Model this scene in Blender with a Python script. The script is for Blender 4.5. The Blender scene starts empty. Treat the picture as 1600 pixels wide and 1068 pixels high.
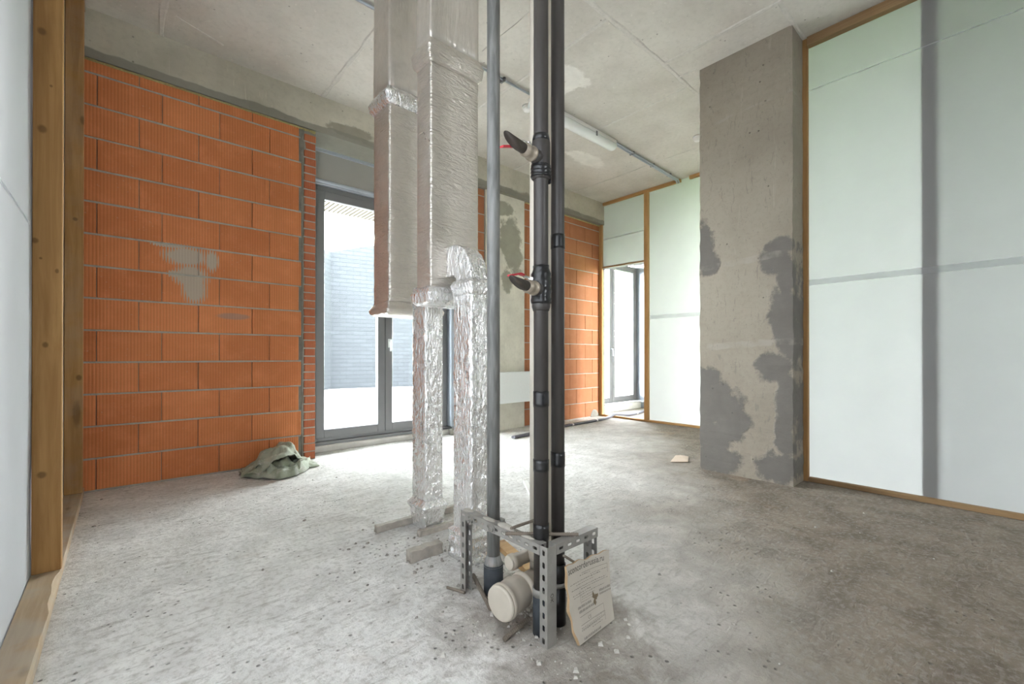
import bpy, bmesh, math, random
from mathutils import Vector, Matrix, noise as mn

random.seed(7)
SC = bpy.context.scene
COL = SC.collection

# ------------------------------------------------------------------ camera, sky, light, exposure
cd = bpy.data.cameras.new('camera')
cam = bpy.data.objects.new('camera', cd)
COL.objects.link(cam)
cam.location = (0, 0, 1.0)
cam.rotation_euler = (math.pi / 2 + 0.0033666, 0, -0.7270548)
cd.sensor_fit = 'HORIZONTAL'
cd.sensor_width = 36.0
cd.lens = 686.5256 / 1600 * 36.0
cd.shift_y = 19.74 / 1600
cd.clip_start = 0.02
SC.camera = cam

w = bpy.data.worlds.new('overcast_sky')
SC.world = w
w.use_nodes = True
bg = w.node_tree.nodes['Background']
bg.inputs[0].default_value = (0.93, 0.97, 1.0, 1)
bg.inputs[1].default_value = 38.0

def portal(loc, rot, sx, sy):
    l = bpy.data.lights.new('daylight_portal', 'AREA')
    l.shape = 'RECTANGLE'; l.size = sx; l.size_y = sy
    l.cycles.is_portal = True
    o = bpy.data.objects.new('daylight_portal', l)
    COL.objects.link(o); o.location = loc; o.rotation_euler = rot
PI = math.pi
portal((2.40, 4.98, 1.45), (-PI / 2, 0, 0), 1.75, 2.75)      # balcony door
portal((6.9, 4.98, 1.35), (-PI / 2, 0, 0), 1.5, 2.7)         # second door
portal((7.72, 1.43, 1.75), (0, PI / 2, 0), 3.5, 1.95)         # glazed side behind the films
portal((7.72, -0.75, 1.75), (0, PI / 2, 0), 3.4, 1.1)        # window of the next bay
portal((2.2, -6.06, 1.9), (PI / 2, 0, 0), 1.0, 0.6)           # added opening behind the camera, for fill light
portal((-0.78, 0.55, 1.6), (0, -PI / 2, 0), 2.6, 2.3)          # added opening behind the left film, for side light

SC.view_settings.view_transform = 'Standard'
SC.view_settings.look = 'None'
SC.view_settings.exposure = 0.66
SC.view_settings.gamma = 1.0
SC.view_settings.use_curve_mapping = False
cy = SC.cycles
cy.use_denoising = True
cy.max_bounces = 14
cy.diffuse_bounces = 9
cy.glossy_bounces = 4
cy.transmission_bounces = 8
cy.transparent_max_bounces = 12
cy.sample_clamp_indirect = 12.0
cy.caustics_reflective = False
cy.caustics_refractive = False

# ------------------------------------------------------------------ node helpers
class NT:
    def __init__(s, name, rough=0.8, metal=0.0, spec=0.3):
        s.m = bpy.data.materials.new(name)
        s.m.use_nodes = True
        s.t = s.m.node_tree
        s.b = s.t.nodes['Principled BSDF']
        s.out = s.t.nodes['Material Output']
        s.b.inputs['Roughness'].default_value = rough
        s.b.inputs['Metallic'].default_value = metal
        s.b.inputs['Specular IOR Level'].default_value = spec
        g = s.t.nodes.new('ShaderNodeNewGeometry')
        s.P = g.outputs['Position']
        s.N = g.outputs['Normal']
    def set(s, inp, v):
        if isinstance(v, bpy.types.NodeSocket): s.t.links.new(v, inp)
        elif isinstance(v, (tuple, list)) and len(v) == 3 and inp.type == 'RGBA': inp.default_value = (*v, 1)
        else: inp.default_value = v
    def math(s, op, a, b=0.0, c=None, clamp=False):
        n = s.t.nodes.new('ShaderNodeMath'); n.operation = op; n.use_clamp = clamp
        s.set(n.inputs[0], a); s.set(n.inputs[1], b)
        if c is not None: s.set(n.inputs[2], c)
        return n.outputs[0]
    def vmath(s, op, a, b=(0, 0, 0)):
        n = s.t.nodes.new('ShaderNodeVectorMath'); n.operation = op
        s.set(n.inputs[0], a); s.set(n.inputs[1], b)
        return n.outputs['Value'] if op in ('LENGTH', 'DOT_PRODUCT', 'DISTANCE') else n.outputs[0]
    def sc(s, v, x, y, z): return s.vmath('MULTIPLY', v, (x, y, z))
    def sep(s, v):
        n = s.t.nodes.new('ShaderNodeSeparateXYZ'); s.set(n.inputs[0], v); return n.outputs
    def noise(s, scale, detail=4, rough=0.55, vec=None, dist=0.0):
        n = s.t.nodes.new('ShaderNodeTexNoise')
        s.set(n.inputs['Vector'], vec if vec is not None else s.P)
        n.inputs['Scale'].default_value = scale; n.inputs['Detail'].default_value = detail
        n.inputs['Roughness'].default_value = rough; n.inputs['Distortion'].default_value = dist
        return n.outputs['Fac']
    def voro(s, scale, vec=None, feature='F1', rnd=1.0):
        n = s.t.nodes.new('ShaderNodeTexVoronoi'); n.feature = feature
        s.set(n.inputs['Vector'], vec if vec is not None else s.P)
        n.inputs['Scale'].default_value = scale; n.inputs['Randomness'].default_value = rnd
        return n.outputs['Distance']
    def ramp(s, f, stops, mode='LINEAR'):
        n = s.t.nodes.new('ShaderNodeValToRGB'); s.set(n.inputs[0], f)
        n.color_ramp.interpolation = mode
        e = n.color_ramp.elements
        while len(e) < len(stops): e.new(0.5)
        for i, (p, c) in enumerate(stops):
            e[i].position = p
            e[i].color = (c, c, c, 1) if not isinstance(c, (tuple, list)) else (*c, 1)
        return n.outputs[0]
    def step(s, f, a, b):
        n = s.t.nodes.new('ShaderNodeMapRange'); n.interpolation_type = 'SMOOTHSTEP'
        s.set(n.inputs['Value'], f); n.inputs['From Min'].default_value = a; n.inputs['From Max'].default_value = b
        return n.outputs[0]
    def mix(s, f, a, b, mode='MIX'):
        n = s.t.nodes.new('ShaderNodeMix'); n.data_type = 'RGBA'; n.blend_type = mode
        s.set(n.inputs[0], f); s.set(n.inputs[6], a); s.set(n.inputs[7], b)
        return n.outputs[2]
    def bump(s, h, strength=0.3, dist=0.01, nrm=None):
        n = s.t.nodes.new('ShaderNodeBump'); n.inputs['Strength'].default_value = strength
        n.inputs['Distance'].default_value = dist; s.set(n.inputs['Height'], h)
        if nrm is not None: s.set(n.inputs['Normal'], nrm)
        return n.outputs[0]
    def blobs(s, lst, axes, wob=0.9, nscale=8.0, soft=0.35):
        """union of ragged ellipses (a, b, ra, rb) in the plane of two world axes -> 0..1"""
        nz = s.math('MULTIPLY', s.math('SUBTRACT', s.noise(nscale, 6, 0.65), 0.5), wob * 2)
        best = None
        for (a, b, ra, rb) in lst:
            c = [0, 0, 0]; k = [0, 0, 0]
            c[axes[0]], c[axes[1]] = a, b
            k[axes[0]], k[axes[1]] = 1 / ra, 1 / rb
            d = s.vmath('LENGTH', s.vmath('MULTIPLY', s.vmath('SUBTRACT', s.P, tuple(c)), tuple(k)))
            best = d if best is None else s.math('MINIMUM', best, d)
        return s.step(s.math('ADD', best, nz), 1.0 + soft / 2, 1.0 - soft / 2) if False else s.math('SUBTRACT', 1.0, s.step(s.math('ADD', best, nz), 1.0 - soft / 2, 1.0 + soft / 2))
    def base(s, c): s.set(s.b.inputs['Base Color'], c)
    def nrm(s, c): s.set(s.b.inputs['Normal'], c)

def flat(name, c, rough=0.6, metal=0.0, var=0.12, scale=30, bmp=0.0, spec=0.3):
    t = NT(name, rough, metal, spec)
    f = t.noise(scale, 4)
    t.base(t.mix(f, tuple(x * (1 - var) for x in c), tuple(min(1, x * (1 + var)) for x in c)))
    if bmp: t.nrm(t.bump(f, bmp, 0.004))
    return t.m

def concrete(name, dark, light, stains=(), axes=(1, 2), stain_col=(0.2, 0.19, 0.18), scale=1.6, pit=0.5, bmp=0.35, extra=None):
    t = NT(name, 0.88)
    big = t.noise(scale, 6, 0.6)
    fine = t.noise(26, 5, 0.65)
    c = t.mix(t.step(big, 0.3, 0.7), dark, light)
    c = t.mix(t.math('MULTIPLY', t.step(fine, 0.45, 0.75), 0.25), c, tuple(x * 0.72 for x in dark))
    pits = t.math('SUBTRACT', 1.0, t.step(t.voro(13), 0.05, 0.12))
    pm = t.math('MULTIPLY', t.math('MULTIPLY', pits, t.step(t.noise(5, 2), 0.5, 0.62)), pit)
    c = t.mix(pm, c, tuple(x * 0.4 for x in dark))
    scr = t.step(t.noise(4, 3, 0.5, t.sc(t.P, 9, 9, 0.8), 0.6), 0.66, 0.72)
    c = t.mix(t.math('MULTIPLY', scr, 0.30), c, tuple(min(1, x * 1.3) for x in light))
    h = t.math('ADD', t.math('MULTIPLY', fine, 0.5), t.math('MULTIPLY', pm, -1.2))
    if stains:
        m = t.blobs(stains, axes)
        tone = t.mix(t.noise(9, 5), stain_col, tuple(x * 1.55 for x in stain_col))
        c = t.mix(t.math('MULTIPLY', m, 0.92), c, tone)
        h = t.math('ADD', h, t.math('MULTIPLY', m, 0.6))
    if extra: c = extra(t, c)
    t.base(c)
    t.nrm(t.bump(h, bmp, 0.012))
    return t.m

def wood(name, axis, c1, c2, knots=(), kaxes=(0, 2), dirt=0.0):
    t = NT(name, 0.7)
    k = [26, 26, 26]; k[axis] = 1.6
    grain = t.noise(1.0, 5, 0.6, t.sc(t.P, *k), 0.7)
    k2 = [110, 110, 110]; k2[axis] = 4
    fine = t.noise(1.0, 3, 0.5, t.sc(t.P, *k2))
    c = t.mix(t.step(grain, 0.3, 0.72), c1, c2)
    c = t.mix(t.math('MULTIPLY', fine, 0.35), c, tuple(x * 0.6 for x in c1))
    if knots:
        c = t.mix(t.math('MULTIPLY', t.blobs(knots, kaxes, 0.22, 30, 0.8), 0.7), c, tuple(x * 0.38 for x in c1))
    else:
        kv = [7, 7, 7]; kv[axis] = 2.6
        d = t.voro(1.0, t.sc(t.P, *kv))
        c = t.mix(t.math('MULTIPLY', t.math('SUBTRACT', 1.0, t.step(d, 0.05, 0.13)), 0.55), c, tuple(x * 0.4 for x in c1))
    if dirt: c = t.mix(t.math('MULTIPLY', t.step(t.noise(6, 5), 0.4, 0.65), dirt), c, (0.42, 0.38, 0.33))
    t.base(c); t.nrm(t.bump(grain, 0.2, 0.004))
    return t.m

def brick_mat(name, c1, c2, pale=0.0, stains=True):
    t = NT(name, 0.85)
    oi = t.t.nodes.new('ShaderNodeObjectInfo').outputs['Random']
    x, y, z = t.sep(t.P)
    rib = t.math('MULTIPLY_ADD', t.math('SINE', t.math('MULTIPLY', x, 2 * PI / 0.0195)), 0.5, 0.5)
    gro = t.math('SUBTRACT', 1.0, t.step(rib, 0.05, 0.35))
    c = t.mix(t.math('MULTIPLY_ADD', oi, 0.7, t.math('MULTIPLY', t.noise(3, 3), 0.3)), c1, c2)
    c = t.mix(t.math('MULTIPLY', t.step(t.noise(7, 5, 0.6), 0.42, 0.75), 0.30), c, tuple(min(1, v * 1.25 + 0.03) for v in c2))
    c = t.mix(t.math('MULTIPLY', gro, 0.25), c, tuple(v * 0.62 for v in c1))
    spk = t.step(t.noise(70, 2), 0.68, 0.76)
    c = t.mix(t.math('MULTIPLY', spk, 0.35), c, (0.62, 0.48, 0.36))
    if stains:
        d = t.math('ADD', t.math('MULTIPLY', gro, -0.35), 0.0)
        nz = t.math('MULTIPLY', t.math('SUBTRACT', t.noise(9, 5, 0.6), 0.5), 0.5)
        best = None
        for (a, b, ra, rb) in ((0.40, 1.815, 0.15, 0.085), (0.43, 1.66, 0.12, 0.10), (0.45, 1.56, 0.085, 0.13), (0.29, 1.89, 0.12, 0.02), (0.57, 1.80, 0.05, 0.09), (0.32, 1.665, 0.05, 0.03)):
            q = t.vmath('LENGTH', t.vmath('MULTIPLY', t.vmath('SUBTRACT', t.P, (a, 0, b)), (1 / ra, 0, 1 / rb)))
            best = q if best is None else t.math('MINIMUM', best, q)
        m = t.math('SUBTRACT', 1.0, t.step(t.math('ADD', t.math('ADD', best, nz), t.math('MULTIPLY', rib, 0.45)), 1.1, 1.22))
        c = t.mix(t.math('MULTIPLY', m, 0.9), c, (0.47, 0.42, 0.345))
        q2 = t.vmath('LENGTH', t.vmath('MULTIPLY', t.vmath('SUBTRACT', t.P, (0.735, 0, 1.345)), (1 / 0.13, 0, 1 / 0.03)))
        m2 = t.math('SUBTRACT', 1.0, t.step(t.math('ADD', q2, nz), 0.7, 1.1))
        c = t.mix(t.math('MULTIPLY', m2, 0.55), c, (0.27, 0.25, 0.24))
    if pale: c = t.mix(pale, c, (0.75, 0.6, 0.45))  # paling from bright light, mixed into the colour
    t.base(c)
    t.nrm(t.bump(t.math('ADD', rib, t.math('MULTIPLY', t.noise(60, 3), 0.3)), 0.35, 0.003))
    return t.m

def foil_mat(name, tone, stretch=(16, 16, 12), rough=0.2, dirt_amt=0.2, strength=0.8, metal=0.8):
    """crumpled aluminium foil: sharp creases between smooth facets"""
    t = NT(name, rough, 0.95, 0.5)
    def crease(k, d=1.0):
        v = t.sc(t.P, *(q * k for q in stretch))
        return t.math('ABSOLUTE', t.math('SUBTRACT', t.noise(1.0, d, 0.5, v, 0.5), 0.5))
    h = t.math('ADD', t.math('MULTIPLY', crease(1.0), 1.0), t.math('ADD', t.math('MULTIPLY', crease(2.3), 0.5), t.math('MULTIPLY', crease(5.0), 0.22)))
    n = t.noise(9, 5, 0.65, None, 0.8)
    c = t.mix(t.step(n, 0.3, 0.7), tuple(x * 0.92 for x in tone), tone)
    dirt = t.math('MULTIPLY', t.step(t.noise(5, 6, 0.7), 0.5, 0.75), dirt_amt)
    c = t.mix(dirt, c, (0.45, 0.40, 0.34))
    t.base(c)
    t.set(t.b.inputs['Metallic'], t.math('SUBTRACT', metal, dirt))
    t.set(t.b.inputs['Roughness'], t.math('ADD', t.math('MULTIPLY_ADD', n, 0.15, rough - 0.07), t.math('MULTIPLY', dirt, 0.5)))
    t.nrm(t.bump(h, strength, 0.03))
    return t.m

def film_mat(name, trans=(0.86, 0.9, 0.88), diff=(0.80, 0.82, 0.83), mixf=0.55):
    t = NT(name)
    n = t.noise(5, 5, 0.6)
    h = t.noise(2.2, 4, 0.5, None, 0.6)
    bn = t.bump(h, 0.25, 0.03)
    d = t.t.nodes.new('ShaderNodeBsdfDiffuse'); tr = t.t.nodes.new('ShaderNodeBsdfTranslucent')
    t.set(d.inputs['Color'], t.mix(n, tuple(x * 0.95 for x in diff), diff))
    t.set(tr.inputs['Color'], t.mix(t.step(n, 0.3, 0.7), tuple(x * 0.95 for x in trans), trans))
    t.set(d.inputs['Normal'], bn); t.set(tr.inputs['Normal'], bn)
    mx = t.t.nodes.new('ShaderNodeMixShader'); mx.inputs[0].default_value = mixf
    t.t.links.new(d.outputs[0], mx.inputs[1]); t.t.links.new(tr.outputs[0], mx.inputs[2])
    t.t.links.new(mx.outputs[0], t.out.inputs['Surface'])
    return t.m

def glass_mat(name):
    t = NT(name)
    tr = t.t.nodes.new('ShaderNodeBsdfTransparent'); tr.inputs[0].default_value = (0.95, 0.97, 0.97, 1)
    gl = t.t.nodes.new('ShaderNodeBsdfGlossy'); gl.inputs['Roughness'].default_value = 0.02
    lw = t.t.nodes.new('ShaderNodeLayerWeight'); lw.inputs[0].default_value = 0.5
    fr = t.math('MULTIPLY_ADD', t.math('POWER', lw.outputs['Facing'], 5.0), 0.6, 0.03)
    mx = t.t.nodes.new('ShaderNodeMixShader')
    t.t.links.new(fr, mx.inputs[0]); t.t.links.new(tr.outputs[0], mx.inputs[1]); t.t.links.new(gl.outputs[0], mx.inputs[2])
    t.t.links.new(mx.outputs[0], t.out.inputs['Surface'])
    return t.m

# ------------------------------------------------------------------ mesh helpers
def finish(bm, name, mat, parent=None, loc=None, smooth=False, kind=None):
    """link a bmesh given in world coordinates as one object; its origin sits at loc (or at the parent's)"""
    me = bpy.data.meshes.new(name)
    off = Vector((0, 0, 0))
    if parent is not None: off = wpos(parent)
    if loc is not None: off = Vector(loc)
    bmesh.ops.translate(bm, verts=bm.verts, vec=-off)
    bm.normal_update()
    bm.to_mesh(me); bm.free()
    if smooth:
        for p in me.polygons: p.use_smooth = True
    me.materials.append(mat)
    o = bpy.data.objects.new(name, me)
    COL.objects.link(o)
    if parent is not None:
        o.parent = parent
        if loc is not None: o.location = off - wpos(parent)
    else: o.location = off
    if kind: o['kind'] = kind
    return o
def wpos(o):
    p = Vector(o.location)
    while o.parent is not None:
        o = o.parent; p += Vector(o.location)
    return p
def thing(name, label, cat, loc, group=None):
    o = bpy.data.objects.new(name, None); COL.objects.link(o)
    o.empty_display_size = 0.05
    o.location = loc
    return tag(o, label, cat, group)
def tag(o, label, cat, group=None):
    o['label'] = label; o['category'] = cat
    if group: o['group'] = group
    return o
def struct_root(name):
    o = bpy.data.objects.new(name, None); COL.objects.link(o); o['kind'] = 'structure'; return o

def box(bm, x0, x1, y0, y1, z0, z1, bev=0.0):
    vs = [bm.verts.new((x, y, z)) for x in (x0, x1) for y in (y0, y1) for z in (z0, z1)]
    fs = [bm.faces.new([vs[i] for i in q]) for q in ((0, 1, 3, 2), (4, 6, 7, 5), (0, 4, 5, 1), (2, 3, 7, 6), (0, 2, 6, 4), (1, 5, 7, 3))]
    if bev:
        es = {e for f in fs for e in f.edges}
        bmesh.ops.bevel(bm, geom=list(es), offset=bev, segments=1, affect='EDGES', profile=0.5)
    return bm
def mbox(name, mat, x0, x1, y0, y1, z0, z1, parent=None, bev=0.0, kind=None, loc=None):
    bm = bmesh.new(); box(bm, x0, x1, y0, y1, z0, z1, bev)
    return finish(bm, name, mat, parent, loc, kind=kind)
def tube(bm, pts, r, seg=12, cap=True):
    pts = [Vector(p) for p in pts]; rs = r if isinstance(r, (list, tuple)) else [r] * len(pts)
    rings = []; up = None
    for i, p in enumerate(pts):
        d = (pts[min(i + 1, len(pts) - 1)] - pts[max(i - 1, 0)]).normalized()
        if up is None: up = d.orthogonal().normalized()
        up = (up - d * up.dot(d)).normalized()
        s = d.cross(up)
        rings.append([bm.verts.new(p + (up * math.cos(2 * PI * k / seg) + s * math.sin(2 * PI * k / seg)) * rs[i]) for k in range(seg)])
    for a, b in zip(rings, rings[1:]):
        for k in range(seg): bm.faces.new((a[k], a[(k + 1) % seg], b[(k + 1) % seg], b[k]))
    if cap:
        bm.faces.new(rings[0][::-1]); bm.faces.new(rings[-1])
    return bm
def mtube(name, mat, pts, r, parent=None, seg=16, loc=None, kind=None, cap=True):
    bm = bmesh.new(); tube(bm, pts, r, seg, cap)
    o = finish(bm, name, mat, parent, loc, kind=kind)
    for p in o.data.polygons: p.use_smooth = len(p.vertices) == 4
    return o
def nz3(p, s, seed=0.0): return mn.noise(Vector(p) * s + Vector((seed, seed * 1.7, seed * 0.3)))
def loft(bm, rings, cap=True):
    rv = [[bm.verts.new(p) for p in r] for r in rings]
    n = len(rv[0])
    for a, b in zip(rv, rv[1:]):
        for k in range(n): bm.faces.new((a[k], a[(k + 1) % n], b[(k + 1) % n], b[k]))
    if cap:
        bm.faces.new(rv[0][::-1]); bm.faces.new(rv[-1])
def rect_ring(n=9):
    """points round a unit square, doubled close to the corners so that smooth shading keeps crisp arrises"""
    s = [0.03] + [i / n for i in range(1, n)] + [0.97]
    return [(a, 0.0) for a in s] + [(1.0, a) for a in s] + [(1 - a, 1.0) for a in s] + [(0.0, 1 - a) for a in s]
RR = rect_ring()
def foil_shaft(name, mat, parent, x0, x1, y0, y1, secs, amp=0.003, dz=0.02, seed=0.0):
    """rectangular foil sleeve; secs = [(z, swell)] ; swell widens the section at z"""
    rings = []
    for (za, ea), (zb, eb) in zip(secs, secs[1:]):
        n = max(1, int(abs(zb - za) / dz))
        for i in range(n): rings.append((za + (zb - za) * i / n, ea + (eb - ea) * i / n))
    rings.append(secs[-1])
    bm = bmesh.new(); out = []
    for z, e in rings:
        row = []
        for u, v in RR:
            x = (x0 - e) + (x1 - x0 + 2 * e) * u; y = (y0 - e) + (y1 - y0 + 2 * e) * v
            d = Vector((u - 0.5, v - 0.5, 0)).normalized()
            a = amp * (1.6 * (0.4 - abs(nz3((x, y, z), 20, seed))) + 1.2 * (0.3 - abs(nz3((x * 2.2, y * 2.2, z), 22, seed + 2))) + 0.7 * nz3((x, y, z * 2.5), 40, seed + 5))
            if min(u, 1 - u, v, 1 - v) < 0.001 and (u in (0.03, 0.97) or v in (0.03, 0.97)): a *= 0.3 + amp * (abs(e) > 0.004) * nz3((x * 2, y * 2, z), 60, seed + 9)
            row.append(Vector((x, y, z + 0.5 * a)) + d * a)
        out.append(row)
    loft(bm, out)
    bmesh.ops.triangulate(bm, faces=[f for f in bm.faces if len(f.verts) == 4])
    return finish(bm, name, mat, parent, smooth=True)
def sheet(name, mat, parent, origin, du, dv, nu, nv, amp=0.004, scale=2.0, nrm=(1, 0, 0), seed=0.0):
    bm = bmesh.new(); o = Vector(origin); du = Vector(du); dv = Vector(dv); n = Vector(nrm)
    g = []
    for i in range(nu + 1):
        row = []
        for j in range(nv + 1):
            p = o + du * (i / nu) + dv * (j / nv)
            e = min(i, nu - i, j, nv - j)
            row.append(bm.verts.new(p + n * (amp * nz3(p, scale, seed) if e else 0)))
        g.append(row)
    for i in range(nu):
        for j in range(nv): bm.faces.new((g[i][j], g[i + 1][j], g[i + 1][j + 1], g[i][j + 1]))
    return finish(bm, name, mat, parent, smooth=True)

# ------------------------------------------------------------------ materials
FLOORY = None
def floor_mat():
    t = NT('rough_screed', 0.9)
    big = t.noise(0.9, 5, 0.55); mid = t.noise(5, 6, 0.65, t.sc(t.P, 1, 1.0, 1), 0.4); fine = t.noise(38, 5, 0.7); stre = t.noise(1.0, 4, 0.6, t.sc(t.P, 9, 34, 1), 0.8)
    x, y, z = t.sep(t.P)
    dim_tan = t.step(t.math('ADD', t.math('SUBTRACT', t.math('MULTIPLY', x, 0.45), t.math('MULTIPLY', y, 0.6)), t.math('MULTIPLY', big, 0.9)), 0.05, 1.25)  # light falloff painted in with tan dust: darker towards the near right
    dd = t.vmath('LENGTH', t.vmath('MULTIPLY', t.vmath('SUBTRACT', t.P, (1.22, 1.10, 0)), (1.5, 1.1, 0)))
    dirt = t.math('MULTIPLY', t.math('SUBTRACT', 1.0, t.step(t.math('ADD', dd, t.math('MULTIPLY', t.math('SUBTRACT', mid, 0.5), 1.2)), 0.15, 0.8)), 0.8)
    dim_tan = t.math('MAXIMUM', dim_tan, dirt)
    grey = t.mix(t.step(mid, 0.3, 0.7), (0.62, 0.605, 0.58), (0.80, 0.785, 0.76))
    dust_falloff = t.mix(t.step(mid, 0.3, 0.7), (0.15, 0.12, 0.09), (0.26, 0.215, 0.168))
    c = t.mix(dim_tan, grey, dust_falloff)
    c = t.mix(t.math('MULTIPLY', t.step(fine, 0.46, 0.64), 0.45), c, (0.36, 0.335, 0.30))
    c = t.mix(t.math('MULTIPLY', t.step(stre, 0.52, 0.70), 0.45), c, (0.28, 0.255, 0.225))
    p1 = t.math('MULTIPLY', t.math('SUBTRACT', 1.0, t.step(t.voro(24), 0.06, 0.18)), t.step(t.noise(3.5, 4), 0.48, 0.6))
    c = t.mix(t.math('MULTIPLY', p1, 0.7), c, (0.13, 0.12, 0.11))
    rust = t.math('MULTIPLY', t.step(t.noise(2.2, 4), 0.62, 0.75), 0.16)
    c = t.mix(rust, c, (0.42, 0.25, 0.13))
    t.base(c)
    h = t.math('ADD', t.math('ADD', t.math('MULTIPLY', fine, 0.5), t.math('MULTIPLY', mid, 0.8)), t.math('ADD', t.math('MULTIPLY', stre, 0.4), t.math('MULTIPLY', p1, -0.9)))
    t.nrm(t.bump(h, 0.75, 0.022))
    return t.m
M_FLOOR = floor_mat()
M_CEIL = concrete('ceiling_concrete', (0.53, 0.50, 0.45), (0.66, 0.63, 0.575), scale=1.3, pit=0.75, bmp=0.25,
                  stains=((3.05, 2.62, 0.2, 0.1), (3.15, 2.75, 0.08, 0.2), (4.5, 3.6, 0.35, 0.12)), axes=(0, 1), stain_col=(0.60, 0.58, 0.54))
M_SEAM = flat('seam_concrete', (0.60, 0.575, 0.53), 0.9, var=0.2, scale=40, bmp=0.5)
def beam_smear(t, c):
    x, y, z = t.sep(t.P)
    e = t.math('ADD', t.math('SUBTRACT', 3.262, z), t.math('MULTIPLY', t.math('SUBTRACT', t.noise(2.6, 4), 0.5), 0.12))
    m = t.math('MULTIPLY', t.step(e, 0.0, 0.012), 0.85)
    return t.mix(m, c, t.mix(t.noise(8, 4), (0.20, 0.195, 0.165), (0.29, 0.28, 0.23)))
M_BEAM = concrete('beam_concrete', (0.44, 0.41, 0.335), (0.58, 0.545, 0.455), scale=2.2, pit=0.8, bmp=0.3, extra=beam_smear,
                  stains=((1.75, 3.29, 0.22, 0.06), (2.0, 3.24, 0.12, 0.03), (4.2, 3.2, 0.5, 0.07), (5.3, 3.19, 0.6, 0.05)), axes=(0, 2), stain_col=(0.23, 0.21, 0.165))
def column_bands(t, c):
    x, y, z = t.sep(t.P)
    zz = t.math('ADD', t.math('ADD', z, t.math('MULTIPLY', y, 0.05)), t.math('MULTIPLY', t.math('SUBTRACT', t.noise(7, 4), 0.5), 0.05))
    m = None
    for zc, hw in ((1.17, 0.032), (1.86, 0.030), (3.10, 0.012)):
        b = t.math('SUBTRACT', 1.0, t.step(t.math('ABSOLUTE', t.math('SUBTRACT', zz, zc)), hw * 0.6, hw))
        m = b if m is None else t.math('MAXIMUM', m, b)
    c = t.mix(t.math('MULTIPLY', m, t.math('MULTIPLY', t.step(t.noise(6, 4), 0.40, 0.62), 0.42)), c, (0.36, 0.325, 0.285))
    g = t.math('MULTIPLY', t.step(t.noise(1.0, 4, 0.6, t.sc(t.P, 30, 30, 9), 1.2), 0.60, 0.66), 0.35)
    c = t.mix(g, c, (0.15, 0.137, 0.12))
    return t.mix(t.math('MULTIPLY', t.step(t.noise(60, 2), 0.66, 0.74), 0.4), c, (0.13, 0.12, 0.105))
M_COLUMN = concrete('column_concrete', (0.245, 0.212, 0.170), (0.315, 0.277, 0.226), scale=1.4, pit=0.8, bmp=0.5, axes=(1, 2), extra=column_bands, stain_col=(0.105, 0.096, 0.088),
                    stains=((1.78, 1.95, 0.09, 0.22), (1.73, 1.80, 0.10, 0.12), (1.18, 1.86, 0.10, 0.08), (1.22, 1.75, 0.12, 0.10), (1.13, 1.60, 0.06, 0.20), (1.15, 1.33, 0.10, 0.22), (1.12, 1.15, 0.09, 0.20),
                            (1.75, 0.80, 0.14, 0.10), (1.68, 0.58, 0.24, 0.22), (1.50, 0.44, 0.11, 0.16), (1.70, 0.30, 0.2, 0.14), (1.68, 0.12, 0.22, 0.12),
                            (1.20, 0.92, 0.13, 0.12), (1.13, 0.65, 0.08, 0.22), (1.14, 0.40, 0.07, 0.2), (1.20, 0.12, 0.16, 0.12)))
M_PIER = concrete('pier_concrete', (0.62, 0.59, 0.505), (0.78, 0.75, 0.65), scale=2.0, pit=0.6, bmp=0.3, axes=(0, 2), stain_col=(0.25, 0.24, 0.19),
                  stains=((3.98, 2.62, 0.20, 0.28), (4.05, 2.4, 0.16, 0.26), (3.95, 2.03, 0.10, 0.15), (3.85, 3.0, 0.2, 0.1)))
M_PLAIN = concrete('plain_concrete', (0.40, 0.38, 0.34), (0.50, 0.475, 0.43))
M_MORTAR = flat('mortar', (0.40, 0.375, 0.33), 0.95, var=0.25, scale=35, bmp=0.6)
M_MORTAR_D = flat('dark_mortar', (0.27, 0.255, 0.22), 0.95, var=0.25, scale=20, bmp=0.6)
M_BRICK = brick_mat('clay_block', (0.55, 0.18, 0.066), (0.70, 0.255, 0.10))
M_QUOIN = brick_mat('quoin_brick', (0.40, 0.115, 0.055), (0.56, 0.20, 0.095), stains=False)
M_BRICK_R = brick_mat('clay_block_dimmed', (0.35, 0.125, 0.053), (0.43, 0.17, 0.074), 0.03, False)  # copy of the clay block, darkened to offset strong light at the far end
M_FOAM = flat('mounting_foam', (0.42, 0.36, 0.17), 0.95, var=0.4, scale=60, bmp=0.8)
WC1, WC2 = (0.35, 0.18, 0.062), (0.49, 0.28, 0.105)
M_STUD = wood('pine_stud_knotty', 2, WC1, WC2, ((-0.264, 2.43, .014, .016), (-0.262, 2.0, .014, .017), (-0.283, 1.505, .011, .012), (-0.25, 1.05, .009, .012), (-0.26, 0.478, .014, .014), (-0.235, 2.2, .005, .006), (-0.215, 1.38, .006, .01), (-0.265, 1.43, .005, .005)))
M_STUD2 = wood('pine_stud_far', 2, WC1, WC2, ((-0.24, 1.95, .012, .012), (-0.205, 2.65, .012, .03), (-0.22, 0.85, .014, .02), (-0.23, 0.6, .02, .09)), dirt=0.15)
M_WOODY = wood('pine_plate', 1, (0.40, 0.29, 0.18), (0.52, 0.40, 0.27), dirt=0.5)
M_WZ = wood('pine_vertical', 2, (0.50, 0.29, 0.11), (0.62, 0.39, 0.17))
M_WY = wood('pine_along', 1, (0.46, 0.26, 0.10), (0.58, 0.35, 0.15))
M_WX = wood('pine_across', 0, (0.50, 0.30, 0.13), (0.62, 0.42, 0.22))
M_WD = wood('pine_dark', 2, (0.30, 0.16, 0.06), (0.40, 0.23, 0.09))
M_WDY = wood('pine_dark_along', 1, (0.27, 0.165, 0.08), (0.36, 0.235, 0.125))
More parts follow.
